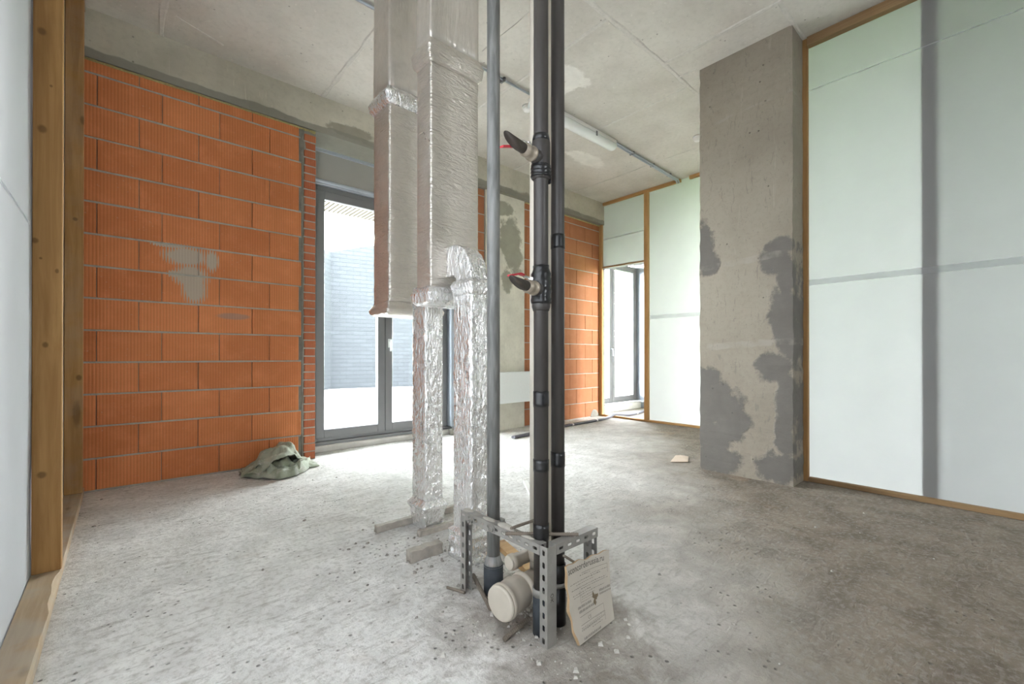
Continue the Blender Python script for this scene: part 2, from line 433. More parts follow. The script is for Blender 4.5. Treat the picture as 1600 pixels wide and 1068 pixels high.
M_BACKSTUD = wood('brown_stud', 2, (0.26, 0.12, 0.06), (0.34, 0.17, 0.09))
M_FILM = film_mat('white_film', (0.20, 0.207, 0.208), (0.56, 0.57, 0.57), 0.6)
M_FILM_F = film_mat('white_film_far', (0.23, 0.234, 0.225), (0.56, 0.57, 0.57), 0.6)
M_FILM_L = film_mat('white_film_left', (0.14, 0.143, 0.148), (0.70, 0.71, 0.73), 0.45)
M_TAPEF = film_mat('film_overlap', (0.86, 0.87, 0.88), (0.56, 0.57, 0.58), 0.82)
M_ALU = flat('grey_aluminium', (0.20, 0.20, 0.205), 0.42, 0.25, var=0.06, scale=8)
M_ALU_L = flat('light_aluminium', (0.40, 0.44, 0.50), 0.35, 0.5, var=0.06, scale=8)
M_GASKET = flat('black_gasket', (0.02, 0.02, 0.022), 0.6)
M_GLASS = glass_mat('clear_glass')
M_PANEL = flat('grey_render_panel', (0.36, 0.35, 0.32), 0.8, var=0.08, scale=3)
M_STEEL = flat('galvanised_strip', (0.48, 0.52, 0.57), 0.4, 0.6, var=0.1, scale=12)
M_SILL = flat('dusty_stone_sill', (0.62, 0.60, 0.57), 0.9, var=0.25, scale=9, bmp=0.5)
M_WHITE = flat('white_enamel', (0.74, 0.76, 0.75), 0.35, var=0.03)
M_WHITEP = flat('white_plastic', (0.78, 0.77, 0.74), 0.4, var=0.04)
M_FOIL = foil_mat('aluminium_foil_wrap', (0.77, 0.715, 0.65), (11, 11, 36), 0.30, 0.3, 0.6, 0.74)
M_FOIL_D = foil_mat('dusty_foil_wrap', (0.72, 0.67, 0.61), (20, 20, 4), 0.38, 0.4, 0.3, 0.62)
M_FOIL_B = foil_mat('bright_foil_wrap', (0.95, 0.94, 0.93), (25, 25, 9), 0.24, 0.22, 0.7, 0.75)
def galv():
    t = NT('weathered_galvanised_pipe', 0.55, 0.2)
    s = t.noise(1.0, 5, 0.6, t.sc(t.P, 40, 40, 5), 0.6)
    c = t.mix(t.step(s, 0.3, 0.7), (0.17, 0.172, 0.17), (0.31, 0.312, 0.305))
    c = t.mix(t.math('MULTIPLY', t.step(t.noise(5, 5), 0.6, 0.7), 0.3), c, (0.40, 0.30, 0.24))
    t.base(c); t.nrm(t.bump(s, 0.15, 0.003)); return t.m
M_GALV = galv()
M_PIPE = flat('black_grey_pipe', (0.052, 0.046, 0.043), 0.42, var=0.18, scale=5, spec=0.5)
M_TAPE = flat('black_tape', (0.012, 0.012, 0.013), 0.28, var=0.3, scale=40, bmp=0.3, spec=0.6)
M_SLEEVE = flat('dark_blue_grey_sleeve', (0.045, 0.052, 0.06), 0.7, var=0.4, scale=25, bmp=0.4)
M_PVC = flat('cream_plastic_pipe', (0.66, 0.61, 0.52), 0.35, var=0.06, scale=6)
M_PVC2 = flat('dusty_cream_plastic', (0.44, 0.39, 0.325), 0.5, var=0.16, scale=14, bmp=0.1)
M_CAP = flat('pale_cap', (0.50, 0.455, 0.385), 0.5, var=0.1, scale=20)
M_CHAN = flat('zinc_channel', (0.30, 0.288, 0.268), 0.5, 0.3, var=0.25, scale=22, bmp=0.15)
M_REBAR = flat('dusty_rebar', (0.22, 0.185, 0.15), 0.8, 0.2, var=0.3, scale=40, bmp=0.5)
M_BRASS = flat('dusty_nickel', (0.42, 0.36, 0.29), 0.4, 0.5, var=0.15)
M_CHROME = flat('chrome', (0.7, 0.7, 0.7), 0.2, 0.9, var=0.05)
M_STUB = flat('brown_black_hose', (0.055, 0.045, 0.037), 0.55, var=0.3, scale=20, bmp=0.2)
M_RED = flat('red_vinyl', (0.46, 0.03, 0.045), 0.45, var=0.1)
M_CARDW = flat('printed_card_face', (0.53, 0.485, 0.42), 0.85, var=0.12, scale=14)
M_KRAFT = flat('kraft_board', (0.42, 0.29, 0.17), 0.9, var=0.15, scale=50, bmp=0.3)
M_KRAFTP = flat('pale_kraft', (0.62, 0.50, 0.40), 0.9, var=0.08)
M_INK = flat('dark_ink', (0.07, 0.063, 0.055), 0.9, var=0.3, scale=80)
M_INKG = flat('grey_ink', (0.25, 0.225, 0.2), 0.9, var=0.3, scale=80)
M_DIRT = flat('mud_stain', (0.20, 0.155, 0.105), 0.95, var=0.3, scale=60)
def sackm():
    t = NT('woven_sack', 0.75)
    x, y, z = t.sep(t.P)
    wv = t.math('MULTIPLY', t.math('SINE', t.math('MULTIPLY', x, 900)), t.math('SINE', t.math('MULTIPLY', t.math('ADD', y, z), 900)))
    c = t.mix(t.step(t.noise(5, 5), 0.35, 0.65), (0.33, 0.36, 0.27), (0.46, 0.48, 0.38))
    c = t.mix(t.math('MULTIPLY', t.step(t.noise(11, 6, 0.7), 0.5, 0.7), 0.55), c, (0.68, 0.68, 0.64))
    t.base(c); t.nrm(t.bump(t.math('ADD', t.noise(16, 5, 0.6, None, 1.0), t.math('MULTIPLY', wv, 0.1)), 0.6, 0.012))
    return t.m
M_SACK = sackm()
M_HOSE = flat('grey_corrugated_hose', (0.13, 0.125, 0.14), 0.5, var=0.2)
M_PAVE = flat('pale_paving', (0.24, 0.235, 0.225), 0.9, var=0.08, scale=0.8)
M_GRASS = flat('lawn_grass', (0.17, 0.265, 0.115), 0.95, var=0.3, scale=6, bmp=0.4)
M_LEAF = flat('hedge_leaves', (0.14, 0.27, 0.07), 0.8, var=0.4, scale=8)
def gwall():
    t = NT('pale_blue_brick', 0.85)
    n = t.t.nodes.new('ShaderNodeTexBrick')
    x, y, z = t.sep(t.P)
    cmb = t.t.nodes.new('ShaderNodeCombineXYZ')
    t.set(cmb.inputs[0], t.math('SUBTRACT', x, y)); t.set(cmb.inputs[1], z)
    t.t.links.new(cmb.outputs[0], n.inputs['Vector'])
    n.inputs['Color1'].default_value = (0.016, 0.018, 0.021, 1); n.inputs['Color2'].default_value = (0.020, 0.0225, 0.026, 1); n.inputs['Mortar'].default_value = (0.010, 0.012, 0.014, 1)
    n.inputs['Scale'].default_value = 1.0; n.inputs['Brick Width'].default_value = 0.5; n.inputs['Row Height'].default_value = 0.13; n.inputs['Mortar Size'].default_value = 0.012
    t.base(n.outputs[0]); t.nrm(t.bump(n.outputs[1], -0.4, 0.02)); return t.m
M_GWALL = gwall()
M_SOFFIT = flat('cream_slat', (0.15, 0.135, 0.11), 0.7, var=0.05)
M_SOFD = flat('dark_soffit', (0.03, 0.026, 0.022), 0.9)
M_BUILD = flat('pale_render', (0.62, 0.62, 0.62), 0.9, var=0.04, scale=1)
M_BWIN = flat('pale_window_glass', (0.35, 0.38, 0.42), 0.3)
M_PINK = flat('faded_red_paint', (0.62, 0.30, 0.26), 0.6)
M_CHIP = flat('stone_crumb', (0.30, 0.28, 0.255), 0.95, var=0.5, scale=12)
M_CHIPL = flat('pale_crumb', (0.52, 0.50, 0.46), 0.95, var=0.3, scale=12)

# ------------------------------------------------------------------ setting: floor, ceiling, enclosing walls
H = 3.545
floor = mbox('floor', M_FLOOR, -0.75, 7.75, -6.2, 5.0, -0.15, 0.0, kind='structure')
ceiling = mbox('ceiling', M_CEIL, -0.75, 7.75, -6.2, 4.9, H, H + 0.2, kind='structure')
def seam(x0, y0, x1, y1, wd):
    """a low ragged fin left between formwork panels"""
    L = math.hypot(x1 - x0, y1 - y0); n = max(4, int(L / 0.05))
    dx, dy = (x1 - x0) / L, (y1 - y0) / L
    bm = bmesh.new(); rows = []
    for i in range(n + 1):
        t = L * i / n; px, py = x0 + dx * t, y0 + dy * t
        a = wd * (1 + 0.7 * nz3((px, py, 0), 6, 3)); h = 0.005 + 0.004 * nz3((px, py, 1), 9, 5); c = 0.012 * nz3((px, py, 2), 3, 8)
        rows.append([bm.verts.new((px - dy * k, py + dx * k, z)) for k, z in ((c - a / 2, H + 0.001), (c - a / 4, H - h), (c + a / 4, H - h), (c + a / 2, H + 0.001))])
    for a, b in zip(rows, rows[1:]):
        for k in range(3): bm.faces.new((a[k], b[k], b[k + 1], a[k + 1]))
    finish(bm, 'formwork_seam', M_SEAM, ceiling)
for (x0, y0, x1, y1, wd) in ((0.228, 1.98, 0.228, 4.45, .045), (1.477, 1.98, 1.477, 4.45, .05), (2.745, 1.98, 2.745, 4.45, .035), (4.005, 1.98, 4.005, 4.45, .03), (5.25, 1.75, 5.25, 4.45, .025),
                             (-0.28, 1.98, 5.95, 1.98, .05), (3.53, -5.9, 3.53, 1.98, .05), (3.80, 1.81, 3.80, 1.98, .03), (3.53, 1.078, 4.08, 1.078, .04), (2.25, 1.98, 2.25, 2.9, .008), (0.30, 4.12, 0.62, 4.25, .02)):
    seam(x0, y0, x1, y1, wd)
wn = struct_root('wall_near')  # unseen wall; its small opening is added for fill light
mbox('wall_strip', M_PLAIN, -0.75, 1.7, -6.2, -6.0, 0, H, wn); mbox('wall_strip', M_PLAIN, 2.7, 7.75, -6.2, -6.0, 0, H, wn)
mbox('wall_strip', M_PLAIN, 1.7, 2.7, -6.2, -6.0, 0, 1.6, wn); mbox('wall_strip', M_PLAIN, 1.7, 2.7, -6.2, -6.0, 2.2, H, wn)
wo = struct_root('wall_left_outer')  # unseen wall; its opening is added to throw light from the left
mbox('wall_strip', M_PLAIN, -0.75, -0.6, -6.0, -0.6, 0, H, wo); mbox('wall_strip', M_PLAIN, -0.75, -0.6, 1.7, 4.9, 0, H, wo)
mbox('wall_strip', M_PLAIN, -0.75, -0.6, -0.6, 1.7, 0, 0.3, wo); mbox('wall_strip', M_PLAIN, -0.75, -0.6, -0.6, 1.7, 2.9, H, wo)
# outer side behind the films: solid strips sized to limit light, round tall open bays
fac = struct_root('wall_right_outer')
mbox('wall_strip', M_BUILD, 7.6, 7.75, 2.4, 4.66, 0, H, fac)
mbox('wall_strip', M_BUILD, 7.6, 7.75, -6.0, -1.3, 0, H, fac)
mbox('wall_strip', M_BUILD, 7.6, 7.75, -0.2, 0.45, 0, H, fac)
mbox('cross_wall', M_PLAIN, 4.26, 7.6, 0.24, 0.32, 0, H, fac)

# ------------------------------------------------------------------ back wall of hollow clay blocks
CH, Z0 = 0.2365, 0.008
def blk_mesh(lx, hz, dy, mat, cache={}):
    k = (round(lx, 3), round(hz, 3), dy, mat.name)
    if k not in cache:
        bm = bmesh.new(); box(bm, -lx / 2, lx / 2, 0, dy, -hz / 2, hz / 2, 0.0035)
        me = bpy.data.meshes.new('brick'); bm.to_mesh(me); bm.free(); me.materials.append(mat); cache[k] = me
    return cache[k]
def brick(parent, x0, x1, yf, z0, z1, mat):
    o = bpy.data.objects.new('brick', blk_mesh(x1 - x0, z1 - z0, 0.06, mat)); COL.objects.link(o)
    o.parent = parent; o.location = ((x0 + x1) / 2, yf + random.uniform(-0.0015, 0.0015), (z0 + z1) / 2)
YB = 4.466
back = struct_root('wall_back')
mbox('wall_core', M_MORTAR_D, -0.6, 1.415, YB + 0.014, 4.85, 0, 3.19, back)
def joints(parent, x0, x1, yf, zs, mat, name='mortar_joint'):
    bm = bmesh.new()
    for z in zs:
        n = max(2, int((x1 - x0) / 0.04)); rows = []
        for i in range(n + 1):
            x = x0 + (x1 - x0) * i / n
            t = 0.0068 + 0.0018 * nz3((x, z, 0), 14, 2); d = 0.0025 * nz3((x, z, 3), 20, 4)
            rows.append([bm.verts.new((x, yf + 0.0025 + d, z - t)), bm.verts.new((x, yf + 0.0012 + d, z + t))])
        for a, b in zip(rows, rows[1:]): bm.faces.new((a[0], b[0], b[1], a[1]))
    return finish(bm, name, mat, parent, kind='stuff')
def courses(parent, x0, x1, yf, setA, setB, mat, gap=0.0045, ztop=3.172):
    for k in range(14):
        za = Z0 + CH * k + 0.0055; zb = min(Z0 + CH * (k + 1) - 0.0055, ztop)
        js = setA if k % 2 == 0 else setB
        ed = [x0] + [j for j in js if x0 + 0.02 < j < x1 - 0.02] + [x1]
        for a, b in zip(ed, ed[1:]): brick(parent, a + gap / 2, b - gap / 2, yf, za, zb, mat)
courses(back, -0.46, 1.262, YB, (-0.137, 0.241, 0.627, 1.01, 1.252), (-0.28, 0.101, 0.479, 0.871, 1.242), M_BRICK)
joints(back, -0.46, 1.283, YB, [Z0 + CH * k for k in range(0, 14)], M_MORTAR)
for k in range(13):      # cut slips beside the quoin
    if k % 2 == 1: brick(back, 1.252, 1.283, YB, Z0 + CH * k + 0.006, Z0 + CH * (k + 1) - 0.006, M_BRICK)
bm = bmesh.new(); rows = []
for i in range(160):      # ragged upright mortar bed between blocks and quoin
    z = 3.17 * i / 159
    a = 1.281 + 0.012 * nz3((0, 0, z), 7, 1) + (-0.02 if z > 2.98 and z < 3.1 else 0); b = 1.306 + 0.012 * nz3((0, 2, z), 9, 4) + (0.03 if 2.98 < z < 3.06 else 0)
    d = 0.004 * nz3((0, 5, z), 25, 2)
    rows.append([bm.verts.new((a, YB + 0.006, z)), bm.verts.new(((a + b) / 2, YB - 0.004 + d, z)), bm.verts.new((b, YB + 0.006, z))])
for a, b in zip(rows, rows[1:]):
    for k in range(2): bm.faces.new((a[k], a[k + 1], b[k + 1], b[k]))
finish(bm, 'mortar_bed', M_MORTAR_D, back)
QH = 0.0765
for k in range(41):
    z = 0.005 + QH * k
    j = random.uniform(-0.004, 0.004)
    brick(back, 1.306 + random.uniform(0, 0.008), 1.412 + j, YB - 0.001, z + 0.005, min(z + QH - 0.005, 3.15), M_QUOIN)
joints(back, 1.303, 1.411, YB, [0.005 + QH * k for k in range(1, 41)], M_MORTAR, 'quoin_joint')
# foam squeezed out under the beam
bm = bmesh.new(); rows = []
for i in range(120):
    x = -0.4 + 1.81 * i / 119
    h = 0.012 + 0.010 * nz3((x, 0, 0), 22, 2); d = 0.012 + 0.008 * nz3((x, 1, 0), 30, 5)
    rows.append([bm.verts.new((x, YB + 0.01, 3.178 - h)), bm.verts.new((x, YB - d, 3.178)), bm.verts.new((x, YB + 0.01, 3.178 + h))])
for a, b in zip(rows, rows[1:]):
    for k in range(2): bm.faces.new((a[k], b[k], b[k + 1], a[k + 1]))
finish(bm, 'foam_bead', M_FOAM, back)
mbox('ceiling_beam', M_BEAM, -0.6, 7.6, YB - 0.012, 4.86, 3.188, H, kind='structure')

# right-hand stretch: two block strips, concrete pier, block wall by the film
YR = 4.53
mid = struct_root('wall_back_right')
mbox('wall_core', M_MORTAR_D, 3.26, 6.16, YR + 0.014, 4.86, 0, 3.19, mid)
mbox('concrete_pier', M_PIER, 3.565, 4.262, YR - 0.004, YR + 0.03, 0, 3.19, mid)
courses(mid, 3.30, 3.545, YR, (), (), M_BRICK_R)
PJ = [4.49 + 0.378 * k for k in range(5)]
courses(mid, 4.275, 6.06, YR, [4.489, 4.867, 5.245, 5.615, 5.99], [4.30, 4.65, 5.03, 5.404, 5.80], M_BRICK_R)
joints(mid, 3.30, 3.56, YR, [Z0 + CH * k for k in range(14)], M_MORTAR)
joints(mid, 4.268, 6.06, YR, [Z0 + CH * k for k in range(14)], M_MORTAR)
bm = bmesh.new(); rows = []
for i in range(90):
    x = 4.27 + 1.75 * i / 89
    h = 0.014 + 0.012 * nz3((x, 0, 0), 20, 2)
    rows.append([bm.verts.new((x, YR + 0.01, 3.175 - h)), bm.verts.new((x, YR - 0.014, 3.178)), bm.verts.new((x, YR + 0.01, 3.18 + h))])
for a, b in zip(rows, rows[1:]):
    for k in range(2): bm.faces.new((a[k], b[k], b[k + 1], a[k + 1]))
finish(bm, 'foam_bead', M_FOAM, mid)
bm = bmesh.new()     # heap of mortar in the corner by the film frame
bmesh.ops.create_icosphere(bm, subdivisions=3, radius=1.0, matrix=Matrix.Translation((5.86, YR, 0.0)) @ Matrix.Diagonal((0.11, 0.02, 0.12, 1)))
for v in bm.verts: v.co += Vector((0.02, 0.01, 0.03)) * nz3(v.co, 14, 3)
finish(bm, 'mortar_smear', M_MORTAR_D, mid, smooth=True)
mbox('wall_back_far', M_BUILD, 7.55, 7.75, 4.66, 4.86, 0, 3.19, kind='structure')
mbox('lintel_far', M_PANEL, 6.16, 7.55, 4.70, 4.86, 2.78, 3.19, kind='structure')

# ------------------------------------------------------------------ concrete column
bm = bmesh.new()
box(bm, 3.845, 4.24, 1.084, 1.807, 0, H)
bmesh.ops.subdivide_edges(bm, edges=[e for e in bm.edges if abs(e.verts[0].co.z - e.verts[1].co.z) > 1], cuts=60, use_grid_fill=True)
for v in bm.verts:
    if 0 < v.co.z < H: v.co += Vector((0.006 * nz3(v.co, 9, 2) * (v.co.x < 4), 0.008 * nz3(v.co, 11, 6), 0))
column = finish(bm, 'column', M_COLUMN, kind='structure')

# ------------------------------------------------------------------ film partitions
# near right
wr = struct_root('wall_right')
sheet('film_sheet', M_FILM, wr, (4.142, 1.105, 0.0), (0, -7.1, 0), (0, 0, 3.545), 110, 60, 0.007, 1.6)
mbox('stud', M_WD, 4.10, 4.14, 1.052, 1.092, 0, H, wr, 0.003)
mbox('bottom_plate', M_WDY, 4.10, 4.14, -6.0, 1.05, 0, 0.035, wr, 0.003)
mbox('top_plate', M_WDY, 4.08, 4.14, -6.0, 1.05, 3.475, H, wr, 0.003)
sheet('film_overlap', M_TAPEF, wr, (4.136, 1.05, 1.567), (0, -7.0, 0.0), (0, 0, 0.045), 110, 2, 0.003, 1.6)
sheet('film_overlap', M_TAPEF, wr, (4.136, 1.05, 3.13), (0, -7.0, 0.0), (0, 0, 0.010), 110, 2, 0.004, 1.6, seed=3)
mbox('stud', M_BACKSTUD, 4.160, 4.20, 0.318, 0.392, 0, H, wr, 0.004)
# far right, with the opening
wf = struct_root('wall_right_far')
XF = 5.98
mbox('stud', M_WZ, XF, XF + 0.04, 4.47, 4.53, 0, H, wf, 0.003)
mbox('stud', M_WZ, XF, XF + 0.05, 3.615, 3.685, 0.03, 3.50, wf, 0.003)
mbox('stud', M_WZ, XF, XF + 0.04, 2.0, 2.06, 0.03, 3.50, wf, 0.003)
mbox('bottom_plate', M_WY, XF, XF + 0.045, 1.70, 4.50, 0, 0.03, wf, 0.003)
mbox('top_plate', M_WY, XF, XF + 0.045, 3.10, 4.50, 3.50, H, wf, 0.003)
mbox('top_plate', M_WY, XF, XF + 0.045, 1.70, 2.965, 3.50, H, wf, 0.003)
bm = bmesh.new()
tube(bm, [(XF + 0.02, 4.47, 2.475), (XF + 0.02, 3.68, 2.462)], 0.016, 4)
finish(bm, 'head_rail', M_WDY, wf)
sheet('film_sheet', M_FILM_F, wf, (XF + 0.046, 4.50, 2.44), (0, -0.85, -0.012), (0, 0, 1.10), 16, 20, 0.006, 2.0)
sheet('film_sheet', M_FILM_F, wf, (XF + 0.052, 3.65, 0.0), (0, -1.95, 0), (0, 0, 3.545), 30, 40, 0.007, 1.6, seed=2)
sheet('film_overlap', M_TAPEF, wf, (XF + 0.040, 3.61, 1.56), (0, -1.9, 0), (0, 0, 0.055), 30, 2, 0.003, 1.6)
sheet('film_overlap', M_TAPEF, wf, (XF + 0.040, 4.46, 2.93), (0, -0.77, 0.0), (0, 0, 0.022), 16, 2, 0.003, 1.6)
# return between the two film walls, behind the column
wt = struct_root('wall_right_return')
sheet('film_sheet', M_FILM_F, wt, (4.24, 1.72, 0.0), (1.76, 0, 0), (0, 0, 3.545), 20, 20, 0.005, 1.6, (0, 1, 0))
mbox('stud', M_WZ, 5.1, 5.15, 1.725, 1.76, 0, H, wt)
# left
wl = struct_root('wall_left')
sheet('film_sheet', M_FILM_L, wl, (-0.296, -6.0, 0.0), (0, 10.46, 0), (0, 0, 3.545), 110, 40, 0.007, 1.4)
sheet('film_overlap', M_TAPEF, wl, (-0.291, -2.2, 1.585), (0, 4.95, -0.03), (0, 0, 0.015), 80, 2, 0.003, 1.4)
mbox('stud', M_STUD, -0.291, -0.198, 2.818, 2.868, 0.045, 3.5, wl, 0.003)
mbox('stud', M_STUD2, -0.293, -0.199, 4.29, 4.335, 0.045, 3.5, wl, 0.003)
bm = bmesh.new(); rows = []
for i in range(221):       # bottom plate with a waney front arris
    y = -6.0 + 10.46 * i / 220
    wn = max(0.0, 0.018 * (nz3((0, y, 0), 1.9, 6) + 0.45 * nz3((0, y, 1), 9, 6)) + 0.012) if y < 2.75 else 0.003
    rows.append([bm.verts.new(p) for p in ((-0.292, y, 0), (-0.292, y, 0.045), (-0.199 - wn, y, 0.045), (-0.199, y, 0.045 - wn * 1.2), (-0.199, y, 0))])
for a, b in zip(rows, rows[1:]):
    for k in range(4): bm.faces.new((a[k], a[k + 1], b[k + 1], b[k]))
finish(bm, 'bottom_plate', M_WOODY, wl)
mbox('top_plate', M_WOODY, -0.292, -0.199, -6.0, 4.45, 3.5, H, wl, 0.003)

# ------------------------------------------------------------------ balcony door
YD = 4.78
d1 = struct_root('door_1')
def frame_bm(x0, x1, z0, z1, wd, y0, y1, bev=0.004):
    bm = bmesh.new()
    box(bm, x0, x0 + wd, y0, y1, z0, z1, bev); box(bm, x1 - wd, x1, y0, y1, z0, z1, bev)
    box(bm, x0 + wd, x1 - wd, y0 + 0.002, y1 - 0.002, z1 - wd, z1, bev); box(bm, x0 + wd, x1 - wd, y0 + 0.002, y1 - 0.002, z0, z0 + wd, bev)
    return bm
finish(frame_bm(1.47, 3.14, 0.10, 2.80, 0.06, YD + 0.01, YD + 0.09), 'frame', M_ALU, d1)
def sash(parent, x0, x1, z0, z1, y, wd=0.085):
    s = finish(frame_bm(x0, x1, z0, z1, wd, y, y + 0.06), 'sash', M_ALU, parent)
    mbox('pane', M_GLASS, x0 + wd - 0.01, x1 - wd + 0.01, y + 0.028, y + 0.034, z0 + wd - 0.01, z1 - wd + 0.01, s)
    finish(frame_bm(x0 + wd - 0.008, x1 - wd + 0.008, z0 + wd - 0.008, z1 - wd + 0.008, 0.011, y + 0.036, y + 0.05), 'gasket', M_ALU_L, s)
    return s
sash(d1, 1.515, 2.285, 0.135, 2.745, YD, 0.088)
s2 = sash(d1, 2.289, 3.09, 0.135, 2.745, YD, 0.088)
mbox('gasket_strip', M_GASKET, 2.283, 2.291, YD + 0.006, YD + 0.03, 0.14, 2.74, d1)
bm = bmesh.new(); box(bm, 2.318, 2.346, YD - 0.012, YD, 1.10, 1.20, 0.003); tube(bm, [(2.332, YD - 0.005, 1.18), (2.332, YD - 0.045, 1.18)], 0.009, 10); box(bm, 2.322, 2.342, YD - 0.055, YD - 0.038, 1.055, 1.195, 0.005)
finish(bm, 'handle', M_WHITE, d1)
mbox('sill', M_SILL, 1.415, 3.27, 4.735, 4.86, 0.0, 0.066, d1, 0.006)
mbox('sill_rail', M_ALU, 1.42, 3.2, 4.765, 4.86, 0.066, 0.10, d1, 0.003)
mbox('shutter_box', M_PANEL, 1.42, 3.26, 4.76, 4.86, 2.845, 3.155, d1)
mbox('shutter_rail', M_STEEL, 1.42, 3.26, 4.748, 4.80, 3.135, 3.172, d1, 0.003)
bm = bmesh.new(); tube(bm, [(1.43, 4.752, 2.832), (3.25, 4.752, 2.832)], 0.018, 10); box(bm, 1.43, 3.25, 4.755, 4.80, 2.795, 2.822, 0.003)
finish(bm, 'head_profile', M_STEEL, d1)
jm = mbox('jamb_post', M_ALU_L, 3.145, 3.215, 4.70, 4.86, 0.10, 2.80, d1, 0.004)
mbox('jamb_strip', M_ALU, 3.218, 3.258, 4.69, 4.86, 0.0, 2.82, d1, 0.004)
mbox('jamb_block', M_MORTAR_D, 3.13, 3.25, 4.66, 4.73, 0.0, 0.075, d1, 0.01)
mbox('left_jamb', M_ALU, 1.415, 1.472, 4.79, 4.86, 0.06, 2.82, d1)

# ------------------------------------------------------------------ far door seen through the opening
d2 = struct_root('door_2')
YE = 4.78
finish(frame_bm(6.17, 7.52, 0.14, 2.72, 0.06, YE + 0.01, YE + 0.09), 'frame', M_ALU, d2)
sash(d2, 6.215, 6.70, 0.17, 2.685, YE, 0.07)
sash(d2, 6.704, 7.47, 0.17, 2.685, YE, 0.085)
for x in (6.665, 6.745):
    bm = bmesh.new(); tube(bm, [(x, YE, 1.13), (x, YE - 0.05, 1.13), (x, YE - 0.052, 1.0)], 0.011, 8)
    finish(bm, 'handle', M_ALU_L, d2)
mbox('sill', M_SILL, 6.16, 7.56, 4.70, 4.86, 0, 0.12, d2, 0.006)
mbox('jamb_strip', M_ALU_L, 7.525, 7.60, 4.60, 4.86, 0, 2.78, d2, 0.004)
t = thing('white_riser_pipe', 'white pipe standing in the corner beside the far grey door', 'pipe', (7.50, 4.50, 0))
mtube('pipe', M_WHITEP, [(7.50, 4.50, 0), (7.50, 4.50, 3.18)], 0.035, t)
bm = bmesh.new(); tube(bm, [(7.50, 4.50, 2.40), (7.50, 4.50, 2.43)], 0.042, 14); tube(bm, [(7.50, 4.50, 2.415), (7.58, 4.54, 2.415)], 0.008, 8)
finish(bm, 'pipe_clip', M_ALU, t)

# ------------------------------------------------------------------ radiator
t = thing('panel_radiator', 'white flat panel radiator on the concrete pier behind the pipes', 'radiator', (4.1, YR, 0))
bm = bmesh.new(); box(bm, 3.60, 4.62, 4.40, 4.412, 0.372, 0.79, 0.004)
finish(bm, 'front_panel', M_WHITE, t)
mbox('back_panel', M_WHITE, 3.61, 4.61, 4.47, 4.48, 0.38, 0.78, t, 0.004)
for k in range(2): mbox('side_cover', M_WHITE, 3.60 + 1.008 * k, 3.612 + 1.008 * k, 4.412, 4.48, 0.374, 0.788, t, 0.002)
bm = bmesh.new()
for k in range(24): box(bm, 3.62 + 0.041 * k, 3.65 + 0.041 * k, 4.414, 4.468, 0.772, 0.776)
finish(bm, 'top_grille', M_WHITE, t)
for x in (3.8, 4.4): mbox('wall_bracket', M_STEEL, x, x + 0.03, 4.48, 4.522, 0.45, 0.72, t)
mtube('supply_pipe', M_PIPE, [(4.34, 4.44, 0.38), (4.34, 4.44, 0.12), (4.36, 4.45, 0.06), (4.42, 4.505, 0.05)], 0.012, t, 10)

# ------------------------------------------------------------------ foil-wrapped ducts
t = thing('ventilation_duct', 'foil-wrapped rectangular shaft hanging behind the larger one, open at its lower flange', 'duct', (1.45, 2.66, 1.26))
foil_shaft('upper_shaft', M_FOIL_D, t, 1.252, 1.62, 2.56, 2.79, [(2.69, 0.004), (H, 0)], 0.002, 0.05, 1)
foil_shaft('flange', M_FOIL_B, t, 1.252, 1.62, 2.56, 2.79, [(2.585, 0.004), (2.61, 0.022), (2.655, 0.03), (2.69, 0.012), (2.695, 0)], 0.003, 0.008, 2)
foil_shaft('lower_shaft', M_FOIL, t, 1.252, 1.62, 2.56, 2.79, [(1.345, 0), (2.59, 0)], 0.0045, 0.015, 3)
foil_shaft('flange', M_FOIL, t, 1.252, 1.62, 2.56, 2.79, [(1.262, 0.0), (1.275, 0.02), (1.295, 0.026), (1.335, 0.004), (1.345, 0)], 0.004, 0.006, 4)

t = thing('ventilation_duct', 'tall foil-wrapped rectangular shaft with two narrow branches down to the floor', 'duct', (1.40, 2.2, 0))
BX0, BX1, BY0, BY1 = 1.160, 1.457, 1.915, 2.055
foil_shaft('upper_shaft', M_FOIL_D, t, BX0 - 0.004, BX1 + 0.002, BY0 - 0.002, BY1, [(2.60, 0), (H, 0)], 0.0018, 0.05, 6)
foil_shaft('flange', M_FOIL, t, BX0, BX1, BY0, BY1, [(2.485, 0.002), (2.505, 0.016), (2.56, 0.024), (2.597, 0.010), (2.605, 0)], 0.003, 0.008, 7)
foil_shaft('lower_shaft', M_FOIL, t, BX0, BX1, BY0, BY1, [(1.35, 0), (2.49, 0)], 0.0025, 0.02, 8)
foil_shaft('flange', M_FOIL_B, t, BX0 - 0.004, BX1, BY0 - 0.004, BY1 + 0.012, [(1.262, -0.006), (1.276, 0.010), (1.318, 0.020), (1.346, 0.004), (1.352, -0.002)], 0.004, 0.006, 9)
foil_shaft('narrow_branch', M_FOIL_B, t, 1.298, 1.413, 2.2, 2.352, [(0.165, 0), (1.40, 0)], 0.0050, 0.012, 10)
foil_shaft('branch_neck', M_FOIL, t, 1.30, 1.41, 2.05, 2.21, [(1.30, 0), (1.39, 0)], 0.002, 0.015, 17)
foil_shaft('branch_foot', M_FOIL_B, t, 1.298, 1.413, 2.2, 2.352, [(0.0, 0.0), (0.025, 0.004), (0.10, 0.012), (0.135, 0.026), (0.17, 0.002)], 0.0035, 0.008, 11)
CX0, CX1, CY0, CY1 = 1.252, 1.352, 1.70, 1.85
foil_shaft('elbow_branch', M_FOIL_B, t, CX0, CX1, CY0, CY1, [(0.13, 0), (1.31, 0)], 0.0042, 0.012, 12)
